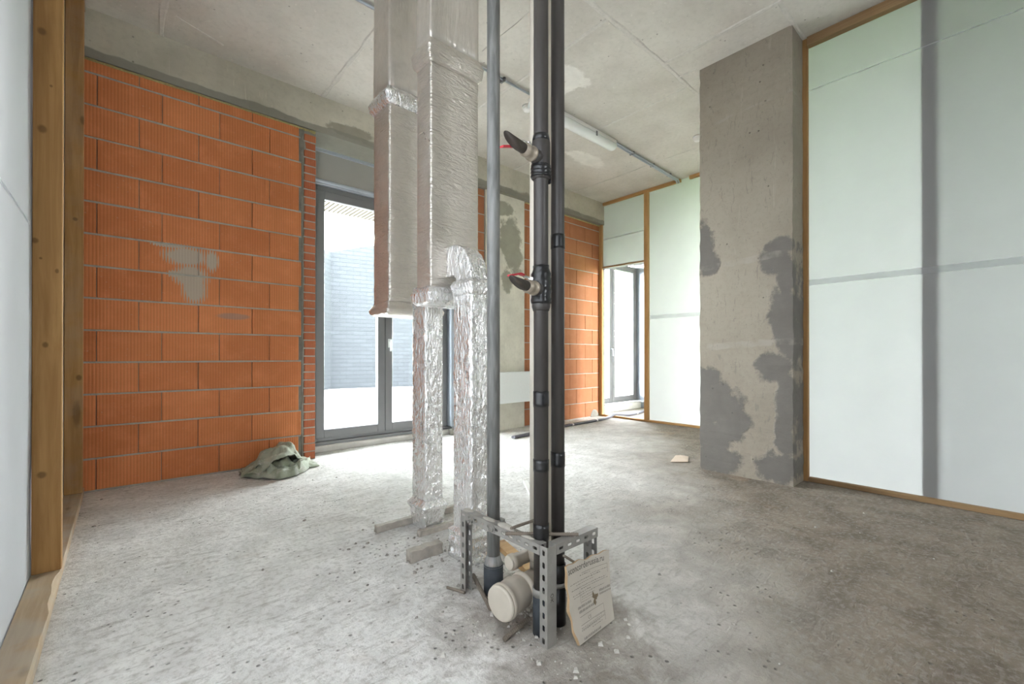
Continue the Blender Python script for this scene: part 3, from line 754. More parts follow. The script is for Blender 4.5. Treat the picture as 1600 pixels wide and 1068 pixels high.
foil_shaft('branch_collar', M_FOIL_B, t, CX0, CX1, CY0, CY1, [(1.298, 0.0), (1.315, 0.006), (1.352, 0.014), (1.372, 0.004), (1.376, 0)], 0.003, 0.006, 13)
foil_shaft('branch_foot', M_FOIL_B, t, CX0, CX1, CY0, CY1, [(0.0, 0.02), (0.02, 0.022), (0.05, 0.014), (0.08, 0.024), (0.11, 0.016), (0.135, 0.022), (0.15, 0.0)], 0.004, 0.006, 14)
bm = bmesh.new(); rings = []
yc, zc = 1.865, 1.372            # elbow turning from upright to level, towards the shaft
stations = [('a', PI * 0.5 * i / 14) for i in range(15)] + [('s', 0.013 * k) for k in range(1, 5)]
for kind, q in stations:
    row = []
    for u, v in RR:
        x = CX0 + (CX1 - CX0) * u
        r = 0.19 - (0.19 - 0.035) * v
        if kind == 'a': p = Vector((x, yc - r * 0.868 * math.cos(q), zc + r * math.sin(q)))
        else: p = Vector((x, yc + q, zc + r))
        a = 0.0035 * (nz3(p, 26, 15) + 0.5 * nz3(p, 60, 16))
        d = Vector(((u - 0.5) * 2, -(v < 0.01) * math.cos(q if kind == 'a' else PI / 2), (v < 0.01) * 0.7))
        row.append(p + d * a)
    rings.append(row)
loft(bm, rings)
finish(bm, 'elbow', M_FOIL_B, t, smooth=True)

def rough_bar(name, label, x0, x1, y0, y1, h, mat, seed):
    bm = bmesh.new(); rings = []
    n = 40
    for i in range(n + 1):
        x = x0 + (x1 - x0) * i / n; row = []
        for u, v in RR:
            y = y0 + (y1 - y0) * u; z = h * v
            k = 0.004 if v > 0.01 else 0.002
            p = Vector((x, y, z)); row.append(p + Vector((0.004 * nz3(p, 40, seed), k * nz3(p, 30, seed + 1), (k * 1.5 * nz3(p, 24, seed + 2)) if v > 0.01 else 0)))
        rings.append(row)
    loft(bm, rings)
    return tag(finish(bm, name, mat, None, ((x0 + x1) / 2, (y0 + y1) / 2, 0), smooth=True), label, 'bar')
M_BARF = flat('mud_splashed_bar', (0.44, 0.40, 0.35), 0.7, 0.1, var=0.4, scale=30, bmp=0.6)
rough_bar('floor_rail', 'longest mud-splashed support bar on the floor, behind the narrow foil branch', 1.08, 1.62, 2.36, 2.395, 0.038, M_BARF, 1)
rough_bar('floor_rail', 'short muddy support bar on the floor right against the front of the narrow foil branch', 1.232, 1.50, 2.150, 2.180, 0.032, M_BARF, 4)
rough_bar('floor_rail', 'thick muddy support bar nearest the perforated frame, with a crumbling end', 1.045, 1.222, 1.905, 1.955, 0.055, M_BARF, 7)

# ------------------------------------------------------------------ pipes
t = thing('galvanised_pipe', 'weathered grey steel pipe rising from a dark sleeve to the ceiling', 'pipe', (1.18, 1.445, 0))
gx, gy = 1.18, 1.445
mtube('pipe', M_GALV, [(gx, gy, 0.10), (gx, gy, H)], 0.0275, t, 24)
mtube('socket', M_GALV, [(gx, gy, 0.118), (gx, gy, 0.13), (gx, gy, 0.16)], [0.042, 0.037, 0.029], t, 24)
mtube('sleeve', M_SLEEVE, [(gx, gy, 0), (gx, gy, 0.124)], 0.0415, t, 24)
bm = bmesh.new(); tube(bm, [(gx, gy, 0.288), (gx, gy, 0.312)], 0.0315, 24); box(bm, gx + 0.02, gx + 0.034, gy - 0.04, gy - 0.01, 0.285, 0.315, 0.003); tube(bm, [(gx + 0.027, gy - 0.045, 0.30), (gx + 0.027, gy - 0.005, 0.30)], 0.005, 8)
finish(bm, 'pipe_clamp', M_CHAN, t)

def riser(label, x, y, r, bands, grp):
    t = thing('water_riser', label, 'pipe', (x, y, 0), None)
    mtube('pipe', M_PIPE, [(x, y, 0), (x, y, H)], r, t, 24)
    for za, zb in bands:
        bm = bmesh.new(); n = 24; rings = []
        for k in range(5):
            z = za + (zb - za) * k / 4
            rings.append([Vector((x + (r + 0.0016 + 0.0006 * nz3((i, z * 50, 0), 0.9, 2)) * math.cos(2 * PI * i / n), y + (r + 0.0016) * math.sin(2 * PI * i / n), z + 0.004 * nz3((math.cos(2 * PI * i / n), math.sin(2 * PI * i / n), za), 1.5, k == 4))) for i in range(n)])
        loft(bm, rings); finish(bm, 'tape_band', M_TAPE, t, smooth=True)
    return t
lx, ly, lr = 1.137, 1.12, 0.0268
t = riser('black riser pipe with two red-levered branch valves, taped at its tees', lx, ly, lr, ((0.818, 0.874), (0.585, 0.628), (0.338, 0.396)), None)
mtube('joint_ring', M_CHAN, [(lx, ly, 0.138), (lx, ly, 0.165)], lr + 0.004, t, 24)
mtube('base_insulation', M_SLEEVE, [(lx, ly, 0.0), (lx, ly, 0.137)], lr + 0.003, t, 24)
def tee(t, z, dirv, tilt, rise, tape_lo, tape_hi):
    bm = bmesh.new(); tube(bm, [(lx, ly, z - 0.075), (lx, ly, z - 0.06), (lx, ly, z + 0.06), (lx, ly, z + 0.075)], [lr + 0.002, lr + 0.007, lr + 0.007, lr + 0.002], 24)
    d = Vector(dirv).normalized(); o = Vector((lx, ly, z))
    tube(bm, [o, o + d * 0.055], 0.0245, 20)
    T = finish(bm, 'tee', M_PIPE, t, smooth=False)
    for p in T.data.polygons: p.use_smooth = len(p.vertices) == 4
    bm = bmesh.new(); n = 24; rings = []
    for k in range(14):
        zz = tape_lo + (tape_hi - tape_lo) * k / 13
        rr = lr + (0.010 if k < 11 else 0.004) + 0.0022 * math.sin(k * 1.9)
        rings.append([Vector((lx + (rr + 0.003 * nz3((i * 0.4, zz * 30, 0), 1.0, z)) * math.cos(2 * PI * i / n), ly + rr * math.sin(2 * PI * i / n), zz + 0.006 * nz3((math.cos(2 * PI * i / n) * 2, math.sin(2 * PI * i / n) * 2, zz * 8), 1.0, z))) for i in range(n)])
    loft(bm, rings); finish(bm, 'tape_wrap', M_TAPE, t, smooth=True)
    V = mtube('valve', M_BRASS, [o + d * q for q in (0.052, 0.056, 0.064, 0.066, 0.088, 0.090, 0.100, 0.102, 0.112)], [0.024, 0.0262, 0.0262, 0.0222, 0.0222, 0.0235, 0.0235, 0.0195, 0.0195], t, 20)
    up = Vector((0, 0, 1)); s = o + d * 0.078
    bm = bmesh.new(); tube(bm, [s, s + up * 0.028], 0.006, 10); tube(bm, [s + up * 0.024, s + up * 0.033], 0.009, 6)
    finish(bm, 'valve_stem', M_CHROME, V)
    l0 = s + up * 0.030
    side = Vector((-d.y, d.x, 0)) * tilt
    bm = bmesh.new()
    def strip(pts, wd, th):
        q = Vector((-d.y, d.x, 0)); rows = []
        for p in pts: rows.append([bm.verts.new(p + q * a + up * b) for a, b in ((-wd, -th), (wd, -th), (wd, th), (-wd, th))])
        for a, b in zip(rows, rows[1:]):
            for k in range(4): bm.faces.new((a[k], a[(k + 1) % 4], b[(k + 1) % 4], b[k]))
        bm.faces.new(rows[0][::-1]); bm.faces.new(rows[-1])
    strip([l0 - d * 0.008, l0 + d * 0.03 + side * 0.3, l0 + d * 0.045 + up * rise + side * 0.4], 0.006, 0.0016)
    finish(bm, 'lever', M_CHROME, V)
    bm = bmesh.new()
    strip([l0 + d * 0.042 + up * rise * 0.9 + side * 0.4, l0 + d * 0.058 + up * rise * 1.3 + side * 0.55, l0 + d * 0.108 + up * (rise * 1.3 - 0.014) + side * 1.1], 0.0075, 0.0032)
    finish(bm, 'lever_grip', M_RED, V)
    # hose stub, cut on a long slant
    bm = bmesh.new(); n = 18; rings = []
    a = d.cross(up).normalized()
    for k in range(12):
        row = []
        for i in range(n):
            th = 2 * PI * i / n
            cut = 0.030 + 0.085 * ((math.sin(th) + 1) / 2) ** 0.9        # top reaches furthest
            q = 0.100 + (cut) * k / 11 * (1 if k else 0)
            rr = 0.0182 * (1 + 0.04 * nz3((th, k, z), 1.2, 3))
            row.append(o + d * q + (a * math.cos(th) + up * math.sin(th)) * rr)
        rings.append(row)
    loft(bm, rings); finish(bm, 'hose_stub', M_STUB, t, smooth=True)
tee(t, 1.712, (-0.22, -0.045, 0.0), -0.032, -0.022, 1.645, 1.70)
tee(t, 1.238, (-0.22, -0.070, 0.004), -0.02, 0.006, 1.190, 1.325)
mtube('tape_wrap', M_TAPE, [(lx, ly, 1.775), (lx, ly, 1.79), (lx, ly, 1.80)], [lr + 0.006, lr + 0.004, lr + 0.002], t, 24)
bm = bmesh.new(); box(bm, lx + 0.028, lx + 0.034, ly - 0.02, ly + 0.012, 1.628, 1.675, 0.002)
finish(bm, 'tape_tail', M_TAPE, t)

rx, ry, rr_ = 1.228, 1.121, 0.0252
t = riser('plain black riser pipe, the right-hand one of the black pair', rx, ry, rr_, ((1.402, 1.455), (0.587, 0.642)), None)
mtube('joint_ring', M_CHAN, [(rx, ry, 0.142), (rx, ry, 0.158)], rr_ + 0.006, t, 24)
mtube('base_insulation', M_TAPE, [(rx, ry, 0.0), (rx, ry, 0.14)], rr_ + 0.005, t, 24)
mtube('base_insulation', M_TAPE, [(rx, ry, 0.158), (rx, ry, 0.225)], rr_ + 0.004, t, 24)

sx, sy = 1.286, 1.268
t = thing('drain_stack', 'cream plastic drain stack behind the black risers with two capped branches', 'pipe', (sx, sy, 0))
mtube('pipe', M_PVC, [(sx, sy, 0.0), (sx, sy, H)], 0.0452, t, 32)
mtube('socket', M_PVC2, [(sx, sy, 0.17), (sx, sy, 0.185), (sx, sy, 0.235), (sx, sy, 0.242)], [0.047, 0.053, 0.053, 0.047], t, 32)
c0 = Vector((1.012, 1.205, 0.114)); ax = Vector((0.985, 0.10, 0.035)).normalized()
B = mtube('large_branch', M_PVC2, [c0 + ax * q for q in (0.010, 0.014, 0.028, 0.030, 0.055, 0.060)] + [c0 + ax * 0.085 + Vector((0.0, 0.003, 0)), Vector((1.12, 1.222, 0.112)), Vector((1.155, 1.235, 0.105)), Vector((1.20, 1.25, 0.10)), Vector((1.26, 1.262, 0.10))],
          [0.060, 0.0655, 0.0655, 0.0615, 0.0615, 0.0625, 0.0625, 0.0605, 0.055, 0.050, 0.045], t, 32)
mtube('cap', M_CAP, [c0, c0 + ax * 0.003, c0 + ax * 0.012], [0.058, 0.0625, 0.0635], B, 32)
mtube('branch_ring', M_PVC2, [c0 + ax * 0.118, c0 + ax * 0.124, c0 + ax * 0.134, c0 + ax * 0.14], [0.058, 0.0635, 0.0635, 0.056], B, 32)
c1 = Vector((1.150, 1.315, 0.178)); ax1 = Vector((0.97, -0.05, 0.02)).normalized()
B = mtube('small_branch', M_PVC2, [c1 + ax1 * q for q in (0.006, 0.010, 0.03, 0.032, 0.055, 0.06, 0.16)], [0.027, 0.0315, 0.0315, 0.028, 0.028, 0.025, 0.025], t, 24)
mtube('cap', M_CAP, [c1, c1 + ax1 * 0.002, c1 + ax1 * 0.008], [0.026, 0.0285, 0.029], B, 24)

# ------------------------------------------------------------------ perforated channel frame round the pipes
def slotted(bm, L, wd, n, sl, sw, th, mtx):
    """plate of length L along z, width wd along x, with n slots; th is its thickness along y"""
    pit = L / n
    mid_ = [(-sw / 2, -sl / 2 + sw / 4), (-sw / 4, -sl / 2), (sw / 4, -sl / 2), (sw / 2, -sl / 2 + sw / 4), (sw / 2, sl / 2 - sw / 4), (sw / 4, sl / 2), (-sw / 4, sl / 2), (-sw / 2, sl / 2 - sw / 4)]
    outer = [(-wd / 2, -pit / 2), (-wd / 6, -pit / 2), (wd / 6, -pit / 2), (wd / 2, -pit / 2), (wd / 2, pit / 2), (wd / 6, pit / 2), (-wd / 6, pit / 2), (-wd / 2, pit / 2)]
    for k in range(n):
        zc_ = pit * (k + 0.5)
        lay = []
        for y in (0, th):
            lay.append(([bm.verts.new(mtx @ Vector((a, y, zc_ + b))) for a, b in mid_], [bm.verts.new(mtx @ Vector((a, y, zc_ + b))) for a, b in outer]))
        for (mi, ou) in lay:
            for i in range(8): bm.faces.new((mi[i], mi[(i + 1) % 8], ou[(i + 1) % 8], ou[i]))
        for i in range(8):
            bm.faces.new((lay[0][0][i], lay[0][0][(i + 1) % 8], lay[1][0][(i + 1) % 8], lay[1][0][i]))
            if i in (3, 7) or (k == 0 and i < 3) or (k == n - 1 and 3 < i < 7):
                bm.faces.new((lay[0][1][i], lay[0][1][(i + 1) % 8], lay[1][1][(i + 1) % 8], lay[1][1][i]))
def channel(name, parent, L, n, mtx, wd=0.036, fl=0.036, th=0.0025):
    """U channel along local z: plain web at y=fl, slotted flanges at x=0 and x=wd, open at y=0"""
    bm = bmesh.new()
    R = Matrix.Rotation(PI / 2, 4, 'Z')
    slotted(bm, L, fl, n, 0.021, 0.0115, th, mtx @ Matrix.Translation((th, fl / 2, 0)) @ R)
    slotted(bm, L, fl, n, 0.021, 0.0115, th, mtx @ Matrix.Translation((wd, fl / 2, 0)) @ R)
    vs = bmesh.new(); box(vs, th, wd - th, fl - th, fl, 0, L)
    bmesh.ops.transform(vs, matrix=mtx, verts=vs.verts)
    me = bpy.data.meshes.new('tmp'); vs.to_mesh(me); vs.free(); bm.from_mesh(me); bpy.data.meshes.remove(me)
    bmesh.ops.recalc_face_normals(bm, faces=bm.faces)
    return finish(bm, name, M_CHAN, parent)
fr = thing('channel_frame', 'low grey perforated steel channel frame standing round the feet of the pipes', 'frame', (1.086, 1.04, 0))
TX = Matrix.Translation
channel('post', fr, 0.309, 7, TX((1.086, 1.516, 0)))                                             # left post, open to the camera side
channel('post', fr, 0.345, 8, TX((1.086, 1.076, 0)) @ Matrix.Diagonal((1, -1, 1, 1)), 0.046)      # corner post, web to the camera side
channel('post', fr, 0.309, 7, TX((1.329, 1.044, 0)))
# rails: plain web on top, slots on the two sides
mt_y = TX((1.086, 1.078, 0.309)) @ Matrix(((1, 0, 0, 0), (0, 0, 1, 0), (0, 1, 0, 0), (0, 0, 0, 1)))
channel('rail', fr, 0.474, 11, mt_y)
mt_x = TX((1.134, 1.04, 0.309)) @ Matrix(((0, 0, 1, 0), (1, 0, 0, 0), (0, 1, 0, 0), (0, 0, 0, 1)))
channel('rail', fr, 0.231, 5, mt_x)
for (x, y, z) in ((1.084, 1.468, 0.322), (1.084, 1.335, 0.326)):
    bm = bmesh.new(); tube(bm, [(x - 0.022, y, z), (x + 0.05, y, z)], 0.006, 8); tube(bm, [(x - 0.010, y, z), (x, y, z)], 0.0115, 6); tube(bm, [(x - 0.001, y, z), (x + 0.001, y, z)], 0.017, 14)
    finish(bm, 'bolt', M_CHAN, fr)
mbox('foot_plate', M_CHAN, 1.09, 1.13, 1.045, 1.082, 0, 0.004, fr)
bm = bmesh.new()        # dirt lying on the rail
for (x, y, z, a, b, c) in ((1.104, 1.27, 0.345, 0.018, 0.06, 0.012), (1.104, 1.17, 0.345, 0.014, 0.05, 0.006), (1.104, 1.52, 0.345, 0.018, 0.03, 0.007), (1.104, 1.38, 0.345, 0.012, 0.04, 0.005)):
    bmesh.ops.create_icosphere(bm, subdivisions=2, radius=1, matrix=TX((x, y, z)) @ Matrix.Diagonal((a, b, c, 1)))
for v in bm.verts: v.co += Vector((0.004 * nz3(v.co, 60, 1), 0.006 * nz3(v.co, 50, 2), 0.004 * nz3(v.co, 70, 3)))
finish(bm, 'mortar_crumbs', M_MORTAR, fr, kind='stuff', smooth=True)

def text_bm(body, size):
    cu = bpy.data.curves.new('lettering', 'FONT'); cu.body = body; cu.size = size; cu.resolution_u = 2
    o = bpy.data.objects.new('lettering', cu); COL.objects.link(o)
    dg = bpy.context.evaluated_depsgraph_get(); dg.update()
    me = bpy.data.meshes.new_from_object(o.evaluated_get(dg))
    bm = bmesh.new(); bm.from_mesh(me)
    bpy.data.objects.remove(o); bpy.data.meshes.remove(me); bpy.data.curves.remove(cu)
    return bm
bm = text_bm('OK', 0.022)
for v in bm.verts: v.co = Vector((1.108 - v.co.y + 0.008, 1.0385, 0.185 - v.co.x))
finish(bm, 'lettering', M_INK, fr)

# rods
def rod(name, label, pts, r, mat, ribs=True):
    bm = bmesh.new(); tube(bm, pts, r, 8)
    a, b = Vector(pts[0]), Vector(pts[-1]); L = (b - a).length
    if ribs:
        n = int(L / 0.008)
        for i in range(1, n):
            p = a.lerp(b, i / n); d = (b - a).normalized()
            tube(bm, [p - d * 0.0012, p + d * 0.0012], r * 1.22, 8)
    return tag(finish(bm, name, mat, None, pts[0]), label, 'rod')
rod('reinforcing_bar', 'ribbed steel rod lying level across the top of the perforated frame', [(1.062, 1.203, 0.353), (1.262, 1.046, 0.353)], 0.0062, M_REBAR) if False else None
rod('reinforcing_bar', 'ribbed steel rod lying level across the top of the perforated frame', [(1.052, 1.219, 0.3515), (1.245, 1.036, 0.3515)], 0.0062, M_REBAR)
rod('reinforcing_bar', 'shorter steel rod on the frame rail pointing back between the pipes', [(1.075, 1.215, 0.365), (1.20, 1.215, 0.365)], 0.005, M_REBAR)
rod('thin_rod', 'thin bent rod sticking out below the right rail of the frame', [(1.163, 1.034, 0.300), (1.233, 1.034, 0.25)], 0.0045, M_REBAR, False)
rod('reinforcing_bar', 'rod lying on the floor below the large pipe cap', [(1.004, 1.172, 0.007), (1.135, 1.178, 0.03)], 0.0075, M_REBAR)
rod('reinforcing_bar', 'rod leaning on the floor between the left post and the dark sleeve', [(1.17, 1.575, 0.03), (1.085, 1.345, 0.008)], 0.0075, M_REBAR)
rod('thin_rod', 'short flat rod on the floor at the outer foot of the left post', [(1.05, 1.60, 0.006), (1.082, 1.515, 0.006)], 0.006, M_REBAR, False)

# plank on the floor behind the frame
bm = bmesh.new(); box(bm, -0.17, 0.17, -0.03, 0.03, 0, 0.028, 0.002)
bmesh.ops.transform(bm, matrix=TX((1.452, 1.615, 0)) @ Matrix.Rotation(1.32, 4, 'Z'), verts=bm.verts)
tag(finish(bm, 'plank', M_WX, None, (1.452, 1.615, 0)), 'pale wooden offcut on the floor between the frame and the cream stack', 'plank')
bm = bmesh.new(); box(bm, -0.20, 0.20, -0.018, 0.018, 0, 0.02, 0.003)
bmesh.ops.transform(bm, matrix=TX((2.27, 2.36, 0)) @ Matrix.Rotation(0.95, 4, 'Z'), verts=bm.verts)
tag(finish(bm, 'foam_strip', M_WHITEP, None, (2.27, 2.36, 0)), 'white strip lying on the floor behind the black riser', 'strip')

# ------------------------------------------------------------------ printed piece of cardboard leaning on the frame
cb = thing('cardboard_sheet', 'torn white printed cardboard leaning upright against the perforated frame', 'cardboard', (1.27, 0.98, 0))
CW, CHT = 0.235, 0.262
def card_pt(u, v, off=0.0):
    """u along the sheet (0..1), v up (0..1); off is the distance in front of the printed face"""
    lean = 0.040 * v + 0.006 * math.sin(PI * v)
    x = 1.155 + (CW + 0.006) * u + 0.02 * v * u
    z = 0.004 + CHT * v * (1 - 0.09 * u) + 0.002
    y = 0.974 + lean + 0.012 * u + 0.010 * math.sin(PI * u) * v
    return Vector((x, y - off, z))
def left_edge(v):
    return 0.07 * math.sin(PI * min(1, v * 1.05)) ** 1 * (1 if v < 0.5 else 0.75) * (0.2 + 1 - v) * -0.9 + 0.10 * (1 - v) ** 1.4 + 0.012 * math.sin(v * 23)
bm = bmesh.new(); NU, NV = 20, 22
lay = []
for off in (0.0, -0.006):
    g = []
    for j in range(NV + 1):
        v = j / NV; l = left_edge(v); row = []
        for i in range(NU + 1):
            q = i / NU
            u = l + (1 - l) * q
            vv = v + (0.012 * math.sin(u * 9) + 0.012 * math.sin(u * 21 + 1)) * (1 if j == NV else 0)
            row.append(bm.verts.new(card_pt(u, vv, off)))
        g.append(row)
    lay.append(g)
F, Bk = lay
for j in range(NV):
    for i in range(NU):
        bm.faces.new((F[j][i], F[j][i + 1], F[j + 1][i + 1], F[j + 1][i]))
        bm.faces.new((Bk[j][i], Bk[j + 1][i], Bk[j + 1][i + 1], Bk[j][i + 1]))
finish(bm, 'printed_face', M_CARDW, cb)
bm = bmesh.new()
ring = [(0, i) for i in range(NU + 1)] + [(j, NU) for j in range(1, NV + 1)] + [(NV, i) for i in range(NU - 1, -1, -1)] + [(j, 0) for j in range(NV - 1, 0, -1)]
def cpos(j, i, off):
    v = j / NV; l = left_edge(v); u = l + (1 - l) * i / NU
    vv = v + (0.012 * math.sin(u * 9) + 0.012 * math.sin(u * 21 + 1)) * (1 if j == NV else 0)
    if i == 0: u -= 0.036 * (off < -0.003) * (0.6 + 0.4 * math.sin(v * 17))
    return card_pt(u, vv, off)
ra = [bm.verts.new(cpos(j, i, 0.0002)) for j, i in ring]; rb = [bm.verts.new(cpos(j, i, -0.0062)) for j, i in ring]
for k in range(len(ring)): bm.faces.new((ra[k], ra[(k + 1) % len(ring)], rb[(k + 1) % len(ring)], rb[k]))
finish(bm, 'torn_edge', M_KRAFT, cb)
def put_text(body, size, u0, v0, mat, sx=1.0, name='lettering'):
    bm = text_bm(body, size)
    for v in bm.verts: v.co = card_pt(u0 + v.co.x * sx / CW, v0 + v.co.y / CHT, 0.0008)
    return finish(bm, name, mat, cb)
put_text('sconcorderussia.ru', 0.034, 0.03, 0.885, M_INK, 0.77)
put_text('CE', 0.016, 0.38, 0.22, M_INKG, 1.0)
bm = bmesh.new(); rng = random.Random(5)
def mark(u0, u1, v, h):
    a = [card_pt(u, q, 0.0007) for u, q in ((u0, v), (u1, v), (u1, v + h), (u0, v + h))]
    bm.faces.new([bm.verts.new(p) for p in a])
for (v, u0, u1, h) in ((0.80, 0.30, 0.55, .012), (0.765, 0.55, 0.95, .010), (0.735, 0.06, 0.78, .014), (0.70, 0.2, 0.62, .010), (0.655, 0.08, 0.9, .012), (0.625, 0.3, 0.95, .010), (0.585, 0.1, 0.55, .012), (0.555, 0.12, 0.85, .010),
                       (0.52, 0.3, 0.62, .009), (0.49, 0.3, 0.58, .009), (0.46, 0.28, 0.55, .009), (0.16, 0.2, 0.8, .008), (0.13, 0.2, 0.66, .010), (0.10, 0.45, 0.7, .010), (0.185, 0.55, 0.8, .008)):
    u = u0
    while u < u1:
        L = rng.uniform(0.012, 0.045); mark(u, min(u + L, u1), v + rng.uniform(-.002, .002), h * rng.uniform(0.6, 1)); u += L + rng.uniform(0.008, 0.02)
for (v, u0, u1, h) in ((0.40, 0.18, 0.5, .035), (0.345, 0.2, 0.62, .035), (0.475, 0.72, 0.98, .035), (0.43, 0.72, 0.98, .028), (0.02, 0.22, 0.62, .03)):
    u = u0
    while u < u1:
        L = rng.uniform(0.010, 0.022); mark(u, u + L, v, h * rng.uniform(0.75, 1)); u += L + rng.uniform(0.006, 0.012)
finish(bm, 'small_print', M_INKG, cb, kind='stuff')
bm = bmesh.new()
def line(u0, v0, u1, v1, wd=0.003):
    n = 8
    for k in range(n):
        a, b = k / n, (k + 1) / n
        ps = []
        for q, s in ((a, -1), (b, -1), (b, 1), (a, 1)):
            u = u0 + (u1 - u0) * q; v = v0 + (v1 - v0) * q
            ps.append(card_pt(u + (s * wd if abs(u1 - u0) < 1e-6 else 0), v + (s * wd if abs(v1 - v0) < 1e-6 else 0), 0.0006))
        bm.faces.new([bm.verts.new(p) for p in ps])
for s in ((0.2, 0.30, 0.78, 0.30), (0.2, 0.20, 0.78, 0.20), (0.2, 0.145, 0.78, 0.145), (0.78, 0.08, 0.78, 0.30), (0.35, 0.83, 0.95, 0.83), (0.95, 0.70, 0.95, 0.83), (0.27, 0.45, 0.27, 0.62)): line(*s)
finish(bm, 'ruled_lines', M_INKG, cb, kind='stuff')
bm = bmesh.new(); cs = []
for i in range(22):
    th = 2 * PI * i / 22; r = 0.055 * (1 + 0.45 * math.sin(th * 3 + 1) + 0.25 * math.sin(th * 7))
    cs.append(bm.verts.new(card_pt(0.60 + r * math.cos(th), 0.43 + 1.25 * r * math.sin(th), 0.001)))
bm.faces.new(cs)
finish(bm, 'mud_patch', M_DIRT, cb)

bm = bmesh.new()
pts = [(3.86, 2.10), (3.985, 1.99), (4.20, 2.09), (4.17, 2.15), (4.12, 2.185)]
a = [bm.verts.new((x, y, 0.004 + 0.006 * (k > 2))) for k, (x, y) in enumerate(pts)]; b = [bm.verts.new((x, y, 0.009 + 0.006 * (k > 2))) for k, (x, y) in enumerate(pts)]
bm.faces.new(a[::-1]); bm.faces.new(b)
for k in range(5): bm.faces.new((a[k], a[(k + 1) % 5], b[(k + 1) % 5], b[k]))
tag(finish(bm, 'cardboard_scrap', M_KRAFTP, None, (4.0, 2.08, 0)), 'small flat pale cardboard scrap on the floor before the concrete column', 'cardboard')

# ------------------------------------------------------------------ crumpled sack
sk = thing('crumpled_sack', 'crumpled grey-green woven sack lying open at the foot of the brick wall', 'sack', (1.0, 4.15, 0))
def sack_sheet(name, fn, nu, nv, amp, sc_, seed, thick=0.004):
    bm = bmesh.new(); g = []
    for i in range(nu + 1):
        row = []
        for j in range(nv + 1):
            p = fn(i / nu, j / nv)
            k = amp * (1 - abs(2 * abs((nz3(p, sc_, seed)) * 1.6 % 1 - 0.5) - 0.5) * 1.5)
            q = p + Vector((0.5 * amp * nz3(p, sc_, seed + 3), 0.7 * amp * nz3(p, sc_, seed + 5), amp * nz3(p, sc_ * 1.2, seed + 7))) + Vector((0, 0, 0.3 * k - 0.2 * amp))
            q.z = max(q.z, 0.006); q.y = min(q.y, YB - 0.012)
            row.append(bm.verts.new(q))
        g.append(row)
    for i in range(nu):
        for j in range(nv): bm.faces.new((g[i][j], g[i + 1][j], g[i + 1][j + 1], g[i][j + 1]))
    bm.normal_update()
    h = [[bm.verts.new(v.co + v.normal * thick + Vector((0, 0, thick * 0.3))) for v in row] for row in g]
    for i in range(nu):
        for j in range(nv): bm.faces.new((h[i][j], h[i][j + 1], h[i + 1][j + 1], h[i + 1][j]))
    rim = [(i, 0) for i in range(nu + 1)] + [(nu, j) for j in range(1, nv + 1)] + [(i, nv) for i in range(nu - 1, -1, -1)] + [(0, j) for j in range(nv - 1, 0, -1)]
    for k in range(len(rim)):
        (a, b), (c, d) = rim[k], rim[(k + 1) % len(rim)]
        bm.faces.new((g[a][b], g[c][d], h[c][d], h[a][b]))
    bmesh.ops.recalc_face_normals(bm, faces=bm.faces)
    return finish(bm, name, M_SACK, sk, smooth=True)
def smooth(a, b, t):
    t = max(0, min(1, (t - a) / (b - a))); return t * t * (3 - 2 * t)
def hood(u, v):     # upper layer arching over the mouth: v=0 front lip, v=1 back on the floor
    x = 0.735 + 0.47 * u + 0.05 * v * (1 - u) + 0.06 * u * v
    prof = smooth(0, 0.34, u) * (1 - 0.75 * smooth(0.74, 1.0, u))
    top = (0.125 + 0.075 * smooth(0.2, 0.7, u)) * prof + 0.03
    lipz = top * (0.34 + 0.30 * smooth(0.1, 0.6, u)) + 0.01
    yf = 4.13 - 0.15 * math.sin(PI * u) + 0.02
    yb = 4.42
    if v < 0.55: q = v / 0.55; z = lipz + (top - lipz) * math.sin(q * PI / 2); y = yf + (4.26 - yf) * q
    else: q = (v - 0.55) / 0.45; z = top * math.cos(q * PI / 2) ** 0.8; y = 4.26 + (yb - 4.26) * q
    return Vector((x, y, z))
def lip(u, v):      # lower layer: rolled edge at the front, running back under the hood
    x = 0.755 + 0.58 * u
    yf = 4.30 - 0.42 * math.sin(PI * min(1, 0.08 + 0.9 * u)) ** 0.8 + 0.06 * u
    h = 0.055 * math.sin(PI * min(1, u + 0.06)) + 0.02 + 0.03 * smooth(0.55, 0.85, u)
    if v < 0.4: q = v / 0.4; y = yf + 0.07 * (1 - math.cos(q * PI)) / 2; z = h * math.sin(q * PI / 2)
    else: q = (v - 0.4) / 0.6; y = yf + 0.07 + (4.36 - yf - 0.07) * q; z = h * (1 - 0.65 * smooth(0, 0.5, q) * (1 - smooth(0.6, 0.95, u)))
    return Vector((x, y, z))
def lining(u, v):   # folds of cloth bunched inside the mouth
    x = 0.86 + 0.30 * u; a = PI * v
    r = 0.075 * (0.7 + 0.5 * math.sin(u * 7.0 + 0.5) ** 2)
    return Vector((x + 0.03 * math.sin(a * 2 + u * 5), 4.10 - 0.02 * math.cos(u * 6) - r * math.cos(a) * 1.1, 0.02 + r * math.sin(a) * 1.25))
sack_sheet('upper_flap', hood, 44, 34, 0.042, 11, 2)
sack_sheet('lower_layer', lip, 48, 30, 0.028, 13, 5)
sack_sheet('inner_fold', lining, 36, 24, 0.034, 15, 8)
def tail(u, v):
    return Vector((1.12 + 0.22 * u, 4.10 + 0.24 * v + 0.04 * u, (0.085 * (1 - u) + 0.02) * math.sin(PI * (0.08 + 0.84 * v))))
sack_sheet('sack_end', tail, 22, 20, 0.016, 18, 4)

